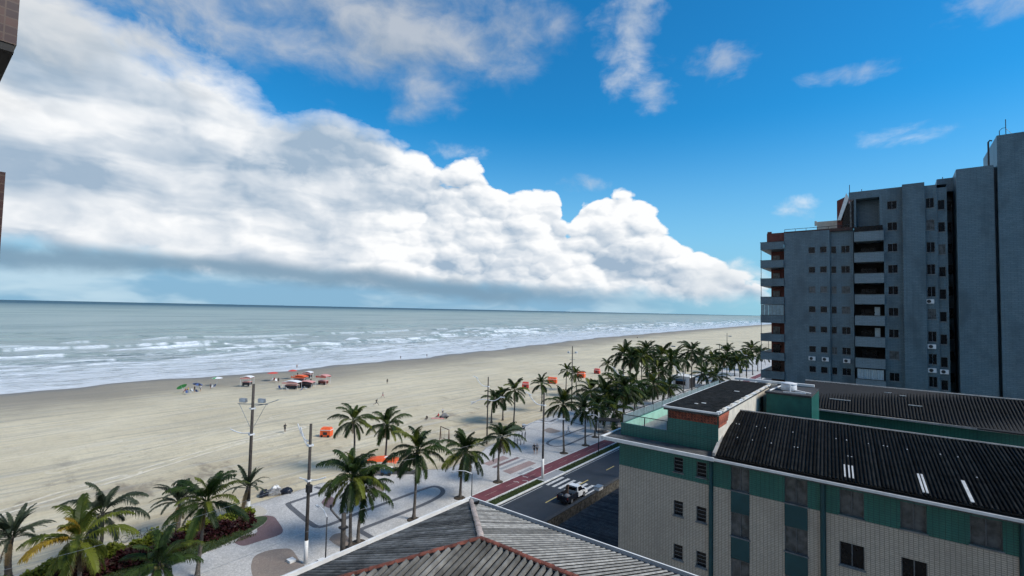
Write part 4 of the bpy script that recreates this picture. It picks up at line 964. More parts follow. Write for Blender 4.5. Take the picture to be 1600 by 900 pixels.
for k in range(34):
    t_ = rg.choice((2.9,5.1)) + rg.uniform(-.03,.03); x = -8.6+int(rg.uniform(0,100))*.185
    part('roof_screw', MB().lathe([(.035,0),(.03,.03),(.01,.045)], 6), 'white_metal', RF, loc=(x+.09+dvx*t_, 32.45+dvy*t_, 15.11+s_p*t_))
# rear wing of the same block
RW = part('rear_roof', MB().hexa([(-6.1,56.7,14.85),(13,55.8,14.85),(13,62.2,16.9),(-7.4,61,16.9),(-6.1,56.7,14.95),(13,55.8,14.95),(13,62.2,17.0),(-7.4,61,17.0)]), 'rubber', GB)
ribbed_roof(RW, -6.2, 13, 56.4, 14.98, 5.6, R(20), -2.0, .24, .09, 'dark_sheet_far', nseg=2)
part('rear_wall', MB().box(-6.0,13,57.2,66,0,14.8), 'green_tile', RW)
part('rear_gutter', MB().box(-6.3,13,56.15,56.38,14.80,14.95), 'concrete', RW)
part('rear_ridge', MB().tube([(-7.4,61.7,17.0),(13,61.7,17.0)], .09, 6), 'concrete', RW)
for (x, y, z, L) in [(-4.9,58.2,15.75,1.7),(1.2,58.6,15.9,1.0),(-.6,60.6,16.6,.6),(.6,60.2,16.5,.5)]: part('roof_batten', MB().box(x,x+L,y,y+.12,z,z+.06), 'pale_strip', RW)

# --- hip-roofed building below the window
HB = thing('hip_roofed_building', 'building with grey corrugated hip roof and red ridge tiles in the foreground', 'building', (0,0,0))
XC, YC, ZC, HW, HP = -16.5, 17.985, 14.58, 6.2, math.tan(R(19)); XE = 6.0
part('wall', MB().box(XC+.7,XE-.7,YC-2*HW+.7,YC-.7,0,ZC-.15), 'cream_tile', HB)
part('soffit', MB().box(XC+.1,XE-.1,YC-2*HW+.1,YC-.1,ZC-.14,ZC-.04), 'dark_concrete', HB)
g_ = .46
ZR = ZC+HP*g_
HR = part('hip_roof', MB().add([(XC+g_,YC-g_,ZR-.05),(XC+g_,YC-2*HW+g_,ZR-.05),(XC+HW,YC-HW,ZC+HP*HW-.05),(XE-HW,YC-HW,ZC+HP*HW-.05),(XE-g_,YC-g_,ZR-.05),(XE-g_,YC-2*HW+g_,ZR-.05)],
      [(0,1,2),(0,2,3,4),(1,5,3,2),(4,3,5)]), 'rubber', HB)
part('eaves_board', MB().box(XC+g_+.02,XC+g_+.06,YC-2*HW+g_,YC-g_-.06,ZC-.05,ZR-.06).box(XC+g_+.06,XE-g_,YC-g_-.06,YC-g_-.02,ZC-.05,ZR-.06), 'rubber', HB)
gm = MB()
gm.box(XC-.03,XC+.035,YC-2*HW,YC+.03,ZC-.12,ZC+.13).box(XC+.035,XE,YC-.035,YC+.03,ZC-.12,ZC+.13)
part('gutter_lip', gm, 'white_paint', HB)
part('gutter', MB().box(XC+.035,XC+g_+.1,YC-2*HW,YC-.035,ZC-.10,ZC-.03).box(XC+g_+.1,XE,YC-g_-.1,YC-.035,ZC-.10,ZC-.03), 'rubber', HB)
PW = .225; pa = R(19); cl = math.cos(pa)
def rib(L, mat, w=PW*.86, h=.085, ns=0): return rib_mesh('roof_corrugation', L, w, h, mat, 5, ns or max(1,int(L/2.2)))
n = int((2*HW-2*g_)/PW)
for k in range(n):            # slope towards the sea
    y = YC-g_-(k+.5)*PW; run = min(YC-y, y-(YC-2*HW))-.10-g_
    if run < .25: continue
    link('roof_corrugation', rib(run/cl, 'asbestos', PW*.58, .045, 1), HR, (XC+g_-.06,y,ZR-.03), (pa,0,R(-90)))
m_ = int((XE-XC-2*g_)/PW)
for k in range(m_):
    x = XC+g_+(k+.5)*PW; run = min(x-XC, HW, XE-x)-.10-g_
    if run < .25: continue
    link('roof_corrugation', rib(run/cl, 'asbestos_sunlit', PW*.55, .032, 1), HR, (x,YC-g_+.06,ZR-.03), (pa,0,R(180)))  # far slope gets the sheeting with sunlight painted in
    link('roof_corrugation', rib(run/cl, 'asbestos', PW*.74, .10), HR, (x,YC-2*HW+g_,ZR-.01), (pa,0,0))
# clay ridge and hip tiles
def half_tile(L, r, mat):
    mb = MB(); N = 6
    for k in range(N):
        a0, a1 = math.pi*k/N, math.pi*(k+1)/N
        f = lambda a, y, s: (r*s*math.cos(a), y, r*s*.62*math.sin(a))
        mb.quad(f(a0,0,1.08), f(a0,L,.90), f(a1,L,.90), f(a1,0,1.08))
    mb.add([(r*1.08*math.cos(math.pi*k/N),0,r*1.08*.62*math.sin(math.pi*k/N)) for k in range(N+1)], [tuple(range(N+1))])
    return mb.mesh('ridge_tile', mat, True)
def tile_run(A, B, me, L, name='ridge_tile'):
    A, B = Vector(A), Vector(B); d = (B-A); n_ = max(1,int(d.length/L)); rot = d.to_track_quat('Y','Z').to_euler(); rg = random.Random(n_)
    for k in range(n_):
        o = link(name, me, HR, A+d*(k/n_)+Vector((rg.uniform(-.01,.01),rg.uniform(-.01,.01),rg.uniform(0,.012))), rot)
pk = (XC+HW,YC-HW,ZC+HP*HW+.03)
red = half_tile(.42,.095,'clay'); pale = half_tile(.42,.105,'pale_clay')
tile_run((XC+g_+.1,YC-2*HW+g_+.1,ZR+.08), pk, red, .38)
tile_run((XE-HW,YC-HW,ZC+HP*HW+.03), pk, red, .38)
tile_run((XC+g_,YC-g_,ZR+.05), pk, pale, .38)
bird = thing('bird', 'small black bird perched on the sunlit slope of the hip roof', 'bird', (-15.0,16.75,ZC+.42))
part('body', MB().tube([(-.16,0,.10),(-.08,0,.13),(.02,0,.16),(.10,0,.20),(.14,0,.27),(.20,0,.29)], [.015,.06,.085,.065,.045,.008], 8), 'rubber', bird, True)
part('legs', MB().tube([(.02,.03,.10),(.02,.03,-.02)], .008, 4).tube([(.02,-.03,.10),(.02,-.03,-.02)], .008, 4), 'rubber', bird)

# --- the building the photograph is taken from: tiled wall behind, two balconies at its sea corner
OB = thing('brown_tiled_building', 'brown-tiled building whose balcony corners show at the left edge', 'building', (0,0,0))
part('wall', MB().box(-7.2,22,-16,-.45,0,60), 'brown_tile', OB)
part('upper_balcony', MB().box(-10.5,-7.0,-4,.615,26.6,27.75), 'brown_tile', OB)
part('upper_slab', MB().box(-10.5,-7.01,-4,.60,26.52,26.598), 'rubber', OB)
part('lower_balcony', MB().box(-10.5,-7.0,-4,.60,22.9,25.28), 'brown_tile', OB)

# --- boundary wall and blue corrugated canopy between the road and the blocks
BW = thing('boundary_wall', 'low stone-clad boundary wall with dark coping along the road', 'wall', (0,0,0))
part('stone_face', MB().box(-29.35,-29.05,10,130,-.04,1.55), 'stone_cladding', BW)
part('coping', MB().box(-29.42,-28.98,10,130,1.55,1.66), 'coping', BW)
rg = random.Random(8)
for k in range(110):
    y = 32+k*.55; z = .15
    for j in range(3):
        hh = rg.uniform(.36,.48); part('stone', MB().box(-29.05,-29.05+rg.uniform(.02,.06),y+rg.uniform(.01,.05),y+.55-rg.uniform(.01,.06),z,z+hh-.04), 'stone_cladding', BW); z += hh
CN = thing('parking_canopy', 'blue-grey corrugated canopy roof between boundary wall and cream block', 'roof', (0,0,0))
CW = .30; nseg = 62
cme = rib_mesh('roof_corrugation', 10.8, CW*.84, .07, 'blue_sheet', 5, 4)
part('canopy_deck', MB().hexa([(-27.0,22,1.95),(-16.2,22,2.45),(-16.2,22+nseg*CW*2.2,2.45),(-27.0,22+nseg*CW*2.2,1.95),(-27.0,22,2.0),(-16.2,22,2.5),(-16.2,22+nseg*CW*2.2,2.5),(-27.0,22+nseg*CW*2.2,2.0)]), 'blue_sheet', CN)
for k in range(int(nseg*2.2)): link('roof_corrugation', cme, CN, (-27.0,22+(k+.5)*CW,2.02), (math.atan(.5/10.8),0,R(-90)))
for y in (24,32,40,48,56): part('post', MB().box(-26.9,-26.75,y,y+.15,-.05,1.95), 'grey_metal', CN); part('post', MB().box(-16.6,-16.45,y,y+.15,-.05,2.42), 'grey_metal', CN)
MBX = thing('meter_box', 'pale metal meter box on the boundary wall beside the pickup truck', 'box', (-29.2,55.6,1.66))
part('cabinet', MB().box(-.35,.35,-.55,.55,0,.35), 'white_metal', MBX); part('lid', MB().box(-.40,.40,-.60,.60,.35,.42), 'grey_metal', MBX)

# ------------------------------------------------------------------ poles, lamps, wires
def pole(name, label, cat, b, h, r=.16, white=0.0, mat='pole_wood', group=None, r1=None):
    o = thing(name, label, cat, (b[0],b[1],0), 0, group); r1 = r1 or r*.72
    part('mast', MB().tube([(0,0,-.05),(0,0,h*.5),(0,0,h)], [r,(r+r1)/2,r1], 10), mat, o, True)
    if white: part('painted_base', MB().tube([(0,0,-.04),(0,0,white)], [r*1.10,r*1.06], 12), 'white_paint', o, True)
    return o
ux, uy = rr.x, rr.y      # roughly the direction across the view, used only to give arms a heading
GP = 'light poles along the promenade'
def arc(p0, p1, sag, n=8):
    p0, p1 = Vector(p0), Vector(p1); return [tuple(p0.lerp(p1, i/n)+Vector((0,0,-sag*math.sin(math.pi*i/n)))) for i in range(n+1)]
# floodlight pole behind the hedge
pA = pole('floodlight_pole', 'tall dark floodlight pole with two lamps and white base by the hedge', 'pole', (-56.9,25.3), 15.0, .20, 2.0, group=GP)
for s_ in (-1,1):
    fl = part('floodlight', MB().hexa([(-.40,-.2,0),(.40,-.2,0),(.40,.1,-.08),(-.40,.1,-.08),(-.40,-.1,.42),(.40,-.1,.42),(.40,.18,.36),(-.40,.18,.36)]), 'grey_metal', pA, loc=(s_*1.05*ux,s_*1.05*uy,13.0), rot=(R(20),0,R(30)))
    part('lens', MB().quad((-.36,-.205,.04),(.36,-.205,.04),(.36,-.108,.40),(-.36,-.108,.40)), 'lamp_glass', fl)
    part('stay', MB().tube([(s_*1.5*ux,s_*1.5*uy,12.7),(s_*.1*ux,s_*.1*uy,10.0)], .025, 5), 'grey_metal', pA)
part('cross_arm', MB().tube([(-1.7*ux,-1.7*uy,12.75),(1.7*ux,1.7*uy,12.75)], .05, 6), 'grey_metal', pA)
part('lower_arm', MB().tube(arc((-2.4*ux,-2.4*uy,9.9),(.1,0,9.6),.25), .06, 6).box(-.26,.26,-.26,.26,9.3,9.45).box(-.26,.26,-.26,.26,12.2,12.35), 'white_metal', pA)
part('cable_bracket', MB().tube(arc((0,0,12.5),(2.9*ux,2.9*uy,13.3),.1), .035, 5), 'grey_metal', pA)
# pole with ladder-like arm near the bottom centre
pB = pole('lamp_pole', 'dark lamp pole with ladder-like white arm and white base, bottom centre', 'pole', (-43.0,24.5), 12.9, .17, 2.2, group=GP)
part('arm', MB().tube(arc((-.1*ux,-.1*uy,11.3),(-1.25*ux,-1.25*uy,12.9),.45), .05, 6).tube(arc((-.1*ux,-.1*uy,10.9),(-.95*ux,-.95*uy,12.6),.45), .05, 6), 'white_metal', pB)
for k in range(5):
    t_ = .25+k*.16; part('rung', MB().tube([(-(.1+1.0*t_)*ux,-(.1+1.0*t_)*uy,11.0+1.5*t_-.35),(-(.1+1.0*t_)*ux,-(.1+1.0*t_)*uy,11.5+1.5*t_-.35)], .03, 5), 'white_metal', pB)
part('lower_bracket', MB().tube(arc((-.9*ux,-.9*uy,7.9),(1.6*ux,1.6*uy,8.0),.25), .06, 6).box(-.24,.24,-.24,.24,7.6,7.75).box(-.24,.24,-.24,.24,10.85,11.0), 'white_metal', pB)
part('side_box', MB().box(-.15,.35,-.2,.2,6.6,7.3), 'dark_metal', pB)
for (dx, dy) in ((.9,1.1),(-1.3,-.7)): part('footing', MB().box(dx-.35,dx+.35,dy-.3,dy+.3,-.02,.32), 'white_paint', pB)
# double-armed pole by the crossing
def arm_pole(label, b, h, r=.13, white=0.0, lean=1.0, two=True):
    o = pole('lamp_pole', label, 'pole', b, h, r, white, group=GP)
    part('upper_arm', MB().tube(arc((0,0,h*.86),(-2.2*ux*lean,-2.2*uy*lean,h*.86+1.5),.55), [.075]*8+[.04], 6), 'white_metal', o)
    part('lamp_head', MB().hexa([(-.5,-.12,0),(.5,-.12,.1),(.5,.12,.1),(-.5,.12,0),(-.5,-.10,.10),(.5,-.10,.2),(.5,.10,.2),(-.5,.10,.1)]), 'lamp_glass', o, loc=(-2.3*ux*lean,-2.3*uy*lean,h*.86+1.5), rot=(0,R(30),R(38)))
    if two:
        part('lower_arm', MB().tube(arc((-3.0*ux,-3.0*uy,h*.62-.4),(0,0,h*.66),-.35)+arc((0,0,h*.66),(2.4*ux,2.4*uy,h*.66+.6),.45)[1:], .07, 6), 'white_metal', o)
        for s_ in (-1,1): part('lamp_head', MB().box(-.45,.45,-.11,.11,-.04,.08), 'lamp_glass', o, loc=(s_*2.6*ux,s_*2.6*uy,h*.66+(.45 if s_ > 0 else -.5)), rot=(0,0,R(38)))
    part('collar', MB().box(-r*1.5,r*1.5,-r*1.5,r*1.5,h*.85,h*.85+.14), 'white_metal', o)
    return o
arm_pole('double-armed lamp pole with white base between bicycle lane and zebra crossing', (-39.3,57.9), 12.2, .17, 2.9)
arm_pole('lamp pole with curved white arms at the sand edge behind the swing', (-57,66.1), 11.9, .14)
arm_pole('pole with curved white arms rising from the dense palm grove', (-46,98.5), 12.0, .13)
arm_pole('lamp pole with slanted white arm in front of the beach kiosk', (-41,122.5), 10.6, .12, two=False)
arm_pole('distant lamp pole standing right of the beach kiosk', (-41,190), 11, .12, two=False)
pD = pole('floodlight_pole', 'tall dark pole between two small palms on the sand', 'pole', (-60.5,101.0), 15.6, .15, group=GP)
part('cross_arm', MB().tube([(-.9*ux,-.9*uy,13.9),(.9*ux,.9*uy,13.9)], .05, 5).tube([(-.7*ux,-.7*uy,12.4),(.7*ux,.7*uy,12.4)], .04, 5), 'grey_metal', pD)
for s_ in (-1,1): part('lamp_head', MB().box(-.25,.25,-.2,.2,0,.4), 'lamp_glass', pD, loc=(s_*.9*ux,s_*.9*uy,13.9))
for lab, b, h in [('far dark pole on the sand with lamps, near the tower',(-57,227),15.8),('thin far pole above the dense palm grove',(-60,165),14.0),('thin pole among the palms right of the kiosk',(-57,215),11.5),('thin pole at the left edge of the tower',(-50,280),15)]:
    o = pole('floodlight_pole', lab, 'pole', b, h, .15, group=GP); part('cross_arm', MB().tube([(-1.0*ux,-1.0*uy,h-1.2),(1.0*ux,1.0*uy,h-1.2)], .06, 5).box(.6,1.9,-.3,.3,h-1.5,h-1.1), 'grey_metal', o)
def street_lamp(label, b, h, ax, ay, r=.06):
    o = thing('street_lamp', label, 'street lamp', (b[0],b[1],.08), 0, 'small street lamps')
    part('post', MB().tube([(0,0,0),(0,0,h*.92)], [r*1.3,r], 8), 'dark_metal', o, True)
    part('arm', MB().tube([(0,0,h*.92),(ax*.35,ay*.35,h*.985),(ax*.7,ay*.7,h*1.0),(ax,ay,h*.995)], [r,r*.8,r*.7,r*.7], 7), 'white_metal', o, True)
    part('lamp_head', MB().box(-.28,.28,-.09,.09,-.05,.05), 'lamp_glass', o, loc=(ax,ay,h*.985), rot=(0,0,math.atan2(ay,ax)))
street_lamp('small street lamp with curved arm by the grass strip', (-38.9,73.9), 6.6, -1.3, -1.0)
street_lamp('thin street lamp rising behind the corner of the hip roof', (-38.9,42.6), 5.0, -1.6, -1.6, .05)
street_lamp('thin pale street lamp on the promenade behind the eaves of the hip roof', (-38.9,24.0), 6.0, -1.9, .2, .05)
# utility poles by the near kerb
uA = thing('utility_pole', 'short dark utility pole with cross bracket behind the hip roof eaves', 'pole', (-37.9,25.0,0), 0, 'utility poles')
part('mast', MB().tube([(0,0,0),(0,0,5.9)], [.24,.20], 10), 'pole_wood', uA, True)
part('bracket', MB().tube([(.15*ux,.15*uy,4.9),(-.5*ux,-.5*uy,5.5),(-1.15*ux,-1.15*uy,6.2),(-1.15*ux,-1.15*uy,6.6)], [.10,.09,.09,.12], 7).box(-.3,.3,-.3,.3,4.6,4.75), 'dark_metal', uA)
uB = thing('utility_pole', 'utility pole with white sign plates beside the cream block', 'pole', (-30.0,66.5,.1), 0, 'utility poles')
part('mast', MB().tube([(0,0,0),(0,0,9.0)], [.19,.15], 10), 'pole_wood', uB, True)
for z, hh in ((2.9,.95),(1.2,.7)):
    sg = part('sign_plate', MB().box(-.38,.38,-.26,-.22,z,z+hh), 'white_paint', uB)
    if z > 2:
        for k in range(2):
            for j in range(3): part('sign_mark', MB().box(-.30+j*.22,-.30+j*.22+.14,-.268,-.261,z+.12+k*.42,z+.12+k*.42+.26), 'dark_metal', sg)
part('lamp_arm', MB().tube([(0,0,8.2),(.5,-.9,8.6),(.7,-1.6,8.5)], .06, 6).box(-.4,.4,-.3,.3,7.2,8.0), 'dark_metal', uB)
def wire(label, A, B, sag, r=.010, mat='grey_metal'):
    o = part('power_cable', MB().tube(arc(A, B, sag, 48), r, 5, 0, False), mat); tag(o, label, 'cable', 'overhead cables')
wire('upper pale overhead cable crossing the bottom left palms', (-43.0+.3,24.5,7.9), (-43.0,-6,8.3), .8)
wire('lower pale overhead cable crossing the bottom left palms', (-37.9,25.0,5.6), (-37.9,-6,5.9), .5)
wire('overhead cable from the lamp pole to the crossing pole', (-43.0,24.5,8.0), (-39.3,57.9,7.9), .7, .009)
wire('lower overhead cable over the bicycle lane', (-37.9,25.0,5.7), (-38.9,73.9,6.0), .6, .008)

# ------------------------------------------------------------------ hedges and planting
def leafmass(x0, x1, y0, y1, z0, z1, n, size, seed, mb=None, round_=.35):
    rg = random.Random(seed); mb = mb or MB(); cx, w = (x0+x1)/2, (x1-x0)/2
    for _ in range(n):
        y = rg.uniform(y0,y1); u = rg.uniform(-1,1); v_ = rg.random()**.55
        bul = .85+.22*math.sin(y*1.7+seed)+.10*math.sin(y*4.3)
        x = cx+u*w*bul*(1-.25*v_); z = z0+(z1-z0)*v_*bul*(1-.25*u*u)
        a, b = rg.uniform(0,6.28), rg.uniform(-.9,.9); s_ = size*rg.uniform(.6,1.3)
        d = Vector((math.cos(a)*math.cos(b),math.sin(a)*math.cos(b),math.sin(b)+.25))*s_; n2v = d.cross(Vector((rg.uniform(-1,1),rg.uniform(-1,1),1))).normalized()*s_*.42
        p = Vector((x,y,z)); mb.add([p, p+d*.5+n2v, p+d, p+d*.5-n2v], [(0,1,2,3)])
    return mb
bed = thing('planting_bed', 'rounded grass bed under the hedges, ending by the floodlight pole', 'flower bed', (0,0,0))
bo = [(-57.7,-10),(-57.7,10),(-57.5,20),(-57.0,24.5),(-56.0,26.6),(-54.7,26.4),(-53.5,24.8),(-52.3,21),(-51.6,16),(-51.3,10),(-51.0,-10)]
bp = smooth_pts(bo, 4)
part('lawn', sheet(bp, PZ+.05), 'lawn', bed)
part('kerb', MB().add([(x,y,PZ+.055) for x,y in bp]+[(x,y,-.02) for x,y in bp], [(i+1,i,len(bp)+i,len(bp)+i+1) for i in range(len(bp)-1)]), 'concrete', bed)
gq = part('grass', blades(-57.2,-51.9,-6,24.0,PZ+.04,16000,.08,.22,MB(),.08,77), 'grass_blade', bed); gq['kind'] = 'stuff'
hy = thing('hedge', 'bright yellow-green clipped hedge on the sand side of the bed', 'hedge', (0,0,PZ), 0, 'hedges'); part('foliage', leafmass(-57.5,-55.8,-4,25.8,.05,1.55,12000,.28,5), 'hedge_yellow', hy); part('stems', MB().box(-57.0,-56.3,-4,25.2,0,.95), 'soil', hy)
hr = thing('hedge', 'dark wine-red hedge beside the yellow-green hedge', 'hedge', (0,0,PZ), 0, 'hedges'); part('foliage', leafmass(-55.8,-53.6,-4,24.8,.05,1.35,13000,.28,9), 'hedge_red', hr); part('stems', MB().box(-55.5,-54.3,-4,24.2,0,.8), 'soil', hr)
sg_ = thing('grass_patch', 'small raised green lawn patch beside the exercise bars', 'grass', (0,0,0))
part('lawn', sheet([(-62.6,77.0),(-58.9,75.0),(-57.3,78.2),(-61.0,80.4)], PZ+.16), 'lawn', sg_); part('edging', MB().hexa([(-62.6,77.0,-.1),(-58.9,75.0,-.1),(-57.3,78.2,-.1),(-61.0,80.4,-.1),(-62.6,77.0,PZ+.155),(-58.9,75.0,PZ+.155),(-57.3,78.2,PZ+.155),(-61.0,80.4,PZ+.155)]), 'concrete', sg_)
shr = thing('shrub', 'low dark shrubbery under the palms of the grove', 'shrub', (0,0,PZ)); 
part('foliage', leafmass(-60,-51,118,150,.05,1.5,3500,.55,19), 'palm_leaf', shr)

# ------------------------------------------------------------------ street and beach furniture
truck = thing('pickup_truck', 'white pickup truck with dark load bed by the zebra crossing', 'pickup truck', (-32.35,54.6,0)); truck.scale = (.94,.94,.94)
def wheel(x, y):
    w = part('wheel', MB().lathe([(.20,-.12),(.36,-.12),(.38,-.06),(.38,.06),(.36,.12),(.20,.12)], 18), 'rubber', truck, True, (x,y,.38), (0,R(90),0))
    part('rim', MB().lathe([(.05,-.125),(.21,-.128),(.21,.128),(.05,.125)], 12), 'alu', w)
for x in (-.78,.78):
    for y in (-1.65,1.55): wheel(x, y)
bd = MB(); prof = [(-2.65,.45),(-2.65,1.02),(.05,1.06),(.05,.45)]
bd.hexa([(-.88,.05,.42),(.88,.05,.42),(.86,2.62,.42),(-.86,2.62,.42),(-.88,.05,1.10),(.88,.05,1.10),(.80,2.55,.95),(-.80,2.55,.95)])      # cab lower and bonnet
part('body', bd, 'truck_white', truck)
cab = MB().hexa([(-.84,-.15,1.08),(.84,-.15,1.08),(.82,1.65,1.04),(-.82,1.65,1.04),(-.70,.0,1.72),(.70,.0,1.72),(.66,1.0,1.72),(-.66,1.0,1.72)])
cb = part('cab', cab, 'truck_white', truck)
part('windscreen', MB().quad((-.72,1.62,1.09),(.72,1.62,1.09),(.62,1.06,1.68),(-.62,1.06,1.68)), 'glass_dark', cb)
part('windscreen', MB().hexa([(-.70,1.60,1.10),(.70,1.60,1.10),(.70,1.64,1.10),(-.70,1.64,1.10),(-.60,1.05,1.68),(.60,1.05,1.68),(.60,1.09,1.68),(-.60,1.09,1.68)]), 'glass_dark', cb)
for s_ in (-1,1): part('side_window', MB().hexa([(s_*.845,.1,1.14),(s_*.845,1.35,1.12),(s_*.83,1.35,1.12),(s_*.83,.1,1.14),(s_*.735,.15,1.64),(s_*.725,.95,1.64),(s_*.70,.95,1.64),(s_*.70,.15,1.64)]), 'glass_dark', cb); part('mirror', MB().box(s_*.86-.04,s_*.86+.16*s_+.04,1.3,1.42,1.12,1.32), 'truck_dark', cb)
part('rear_window', MB().box(-.6,.6,-.17,-.12,1.18,1.6), 'glass_dark', cb)
lb = part('load_bed', MB().box(-.88,.88,-2.65,-.02,.42,.62).box(-.88,-.80,-2.65,-.02,.62,1.10).box(.80,.88,-2.65,-.02,.62,1.10).box(-.80,.80,-2.65,-2.57,.62,1.08), 'truck_dark', truck)
part('roll_bar', MB().tube([(-.78,-.25,1.1),(-.74,-.25,1.75),(.74,-.25,1.75),(.78,-.25,1.1)], .04, 6), 'dark_metal', lb)
for s_ in (-1,1): part('load_rail', MB().tube([(s_*.84,-2.6,1.12),(s_*.84,-.2,1.14)], .03, 5), 'dark_metal', lb)
for s_ in (-1,1): part('tail_light', MB().box(s_*.82-.05,s_*.82+.05,-2.67,-2.64,.75,1.0), 'red_tarp', truck); part('headlight', MB().box(s_*.62-.16,s_*.62+.16,2.56,2.62,.72,.88), 'lamp_glass', truck)
part('bumper', MB().box(-.86,.86,2.6,2.70,.42,.62).box(-.84,.84,-2.74,-2.655,.42,.58), 'truck_dark', truck)
load = thing('cargo', 'brown sacks and boards standing in the pickup load bed', 'cargo', (-32.35,53.2,.63))
part('board', MB().hexa([(-.35,-.1,0),(.1,-.1,0),(.1,.12,0),(-.35,.12,0),(-.25,.2,1.35),(.05,.2,1.45),(.05,.38,1.45),(-.25,.38,1.35)]), 'wood', load); part('sack', MB().lathe([(.10,0),(.38,.08),(.42,.3),(.28,.52),(.08,.58)], 10, (.35,-.5,0)), 'cloth_grey', load, True)
part('sack', MB().lathe([(.10,0),(.34,.08),(.38,.26),(.24,.46),(.08,.50)], 10, (-.35,-.75,0)), 'truck_dark', load, True)

# swing frame, exercise bars, bin
sw = thing('swing_frame', 'wooden A-frame swing standing on the sand', 'swing', (-63.0,61.0,0), 0)
a, b = Vector(gp(688,687))-Vector((-63.0,61.0)), Vector(gp(701,693))-Vector((-63.0,61.0))
for e, nm in ((a,1),(b,-1)):
    for s_ in (-1,1): part('leg', MB().tube([(e.x+s_*.9*uy,e.y-s_*.9*ux,-.1),(e.x,e.y,2.4)], .07, 6), 'wood', sw)
part('top_bar', MB().tube([(a.x,a.y,2.4),(b.x,b.y,2.4)], .07, 6), 'wood', sw)
m1 = a.lerp(b,.4); st_ = part('swing_seat', MB().box(m1.x-.25,m1.x+.25,m1.y-.1,m1.y+.1,.5,.55), 'wood', sw); part('chain', MB().tube([(m1.x-.22,m1.y,.55),(m1.x-.22,m1.y,2.38)], .012, 4).tube([(m1.x+.22,m1.y,.55),(m1.x+.22,m1.y,2.38)], .012, 4), 'dark_metal', st_)
ex = thing('exercise_bars', 'row of four slanted metal exercise bars on the promenade', 'exercise equipment', (0,0,0))
for k in range(4):
    p0 = gp(803+k*5.2,698-k*1.3,PZ); p1 = gp(800+k*5.4,690-k*2.4,PZ)
    part('bar', MB().tube([(p0[0],p0[1],PZ),(p0[0]-.1,p0[1]+.2,1.5),(p0[0]-1.6,p0[1]+2.6,1.6),(p0[0]-1.7,p0[1]+2.8,PZ)], .06, 6), 'dark_metal', ex)
bn = thing('litter_bin', 'black litter bin beside the small grass patch', 'litter bin', (*gp(818,671,PZ),PZ))
part('body', MB().lathe([(.28,0),(.33,.95),(.30,1.0)], 14), 'dark_metal', bn, True); part('rim', MB().lathe([(.30,.98),(.36,1.0),(.36,1.06),(.28,1.08)], 14), 'grey_metal', bn)
def bicycle(label, b, rz):
    o = thing('bicycle', label, 'bicycle', (*b,PZ), rz)
    for x in (-.52,.52):
        mb = MB(); n = 22; mb.tube([(x+.34*math.cos(2*math.pi*k/n),0,.34+.34*math.sin(2*math.pi*k/n)) for k in range(n+1)], .022, 6, 0, False); w = part('wheel', mb, 'rubber', o)
        sp = MB()
        for k in range(8): sp.tube([(x,0,.34),(x+.33*math.cos(k*.785),0,.34+.33*math.sin(k*.785))], .004, 3, 0, False)
        part('spokes', sp, 'alu', w)
    part('frame', MB().tube([(-.52,0,.34),(-.05,0,.30),(.42,0,.72),(-.18,0,.76),(-.05,0,.30)], .02, 6).tube([(-.52,0,.34),(-.18,0,.76),(-.22,0,.90)], .018, 6).tube([(.52,0,.34),(.40,0,.80),(.36,0,.98)], .02, 6), 'dark_metal', o)
    part('saddle', MB().hexa([(-.36,-.07,.90),(-.08,-.03,.90),(-.08,.03,.90),(-.36,.07,.90),(-.34,-.06,.95),(-.10,-.02,.94),(-.10,.02,.94),(-.34,.06,.95)]), 'rubber', o)
    part('handlebar', MB().tube([(.28,-.28,1.0),(.38,-.12,.99),(.38,.12,.99),(.28,.28,1.0)], .015, 5), 'dark_metal', o)
bicycle('black bicycle parked at the sand edge behind the hedge', gp(205,846,PZ), R(62))
bc2 = bicycle('second bicycle lying partly behind the date palm trunk', gp(222,842,PZ), R(75))
# tarpaulin-covered heap
tp_ = thing('covered_heap', 'heap under grey and black tarpaulins at the promenade edge', 'heap', (*gp(432,772),0), R(62))
def lump(seed, w, d, h, c):
    rg = random.Random(seed); mb = MB(); n, m_ = 14, 9
    for j in range(m_+1):
        for i in range(n):
            t_ = 2*math.pi*i/n; f = math.cos(j/m_*math.pi/2)**.5; rad = 1+.22*math.sin(t_*3+seed)+.14*rg.uniform(-1,1)
            mb.v.append((c[0]+w*f*rad*math.cos(t_), c[1]+d*f*rad*math.sin(t_), h*(j/m_)**.8*(1+.12*rg.uniform(-1,1))))
    for j in range(m_):
        for i in range(n): mb.f.append((j*n+i,j*n+(i+1)%n,(j+1)*n+(i+1)%n,(j+1)*n+i)); mb.mi.append(0)
    return mb
part('grey_tarpaulin', lump(3,.9,.8,.9,(-.2,.2)), 'tarp_grey', tp_); part('black_tarpaulin', lump(5,.8,.7,.7,(1.1,-.1)), 'truck_dark', tp_); part('black_tarpaulin', lump(8,.7,.7,.75,(-1.4,.0)), 'truck_dark', tp_); part('pale_cover', lump(9,.6,.45,1.05,(-.1,.1)), 'white_tarp', tp_)

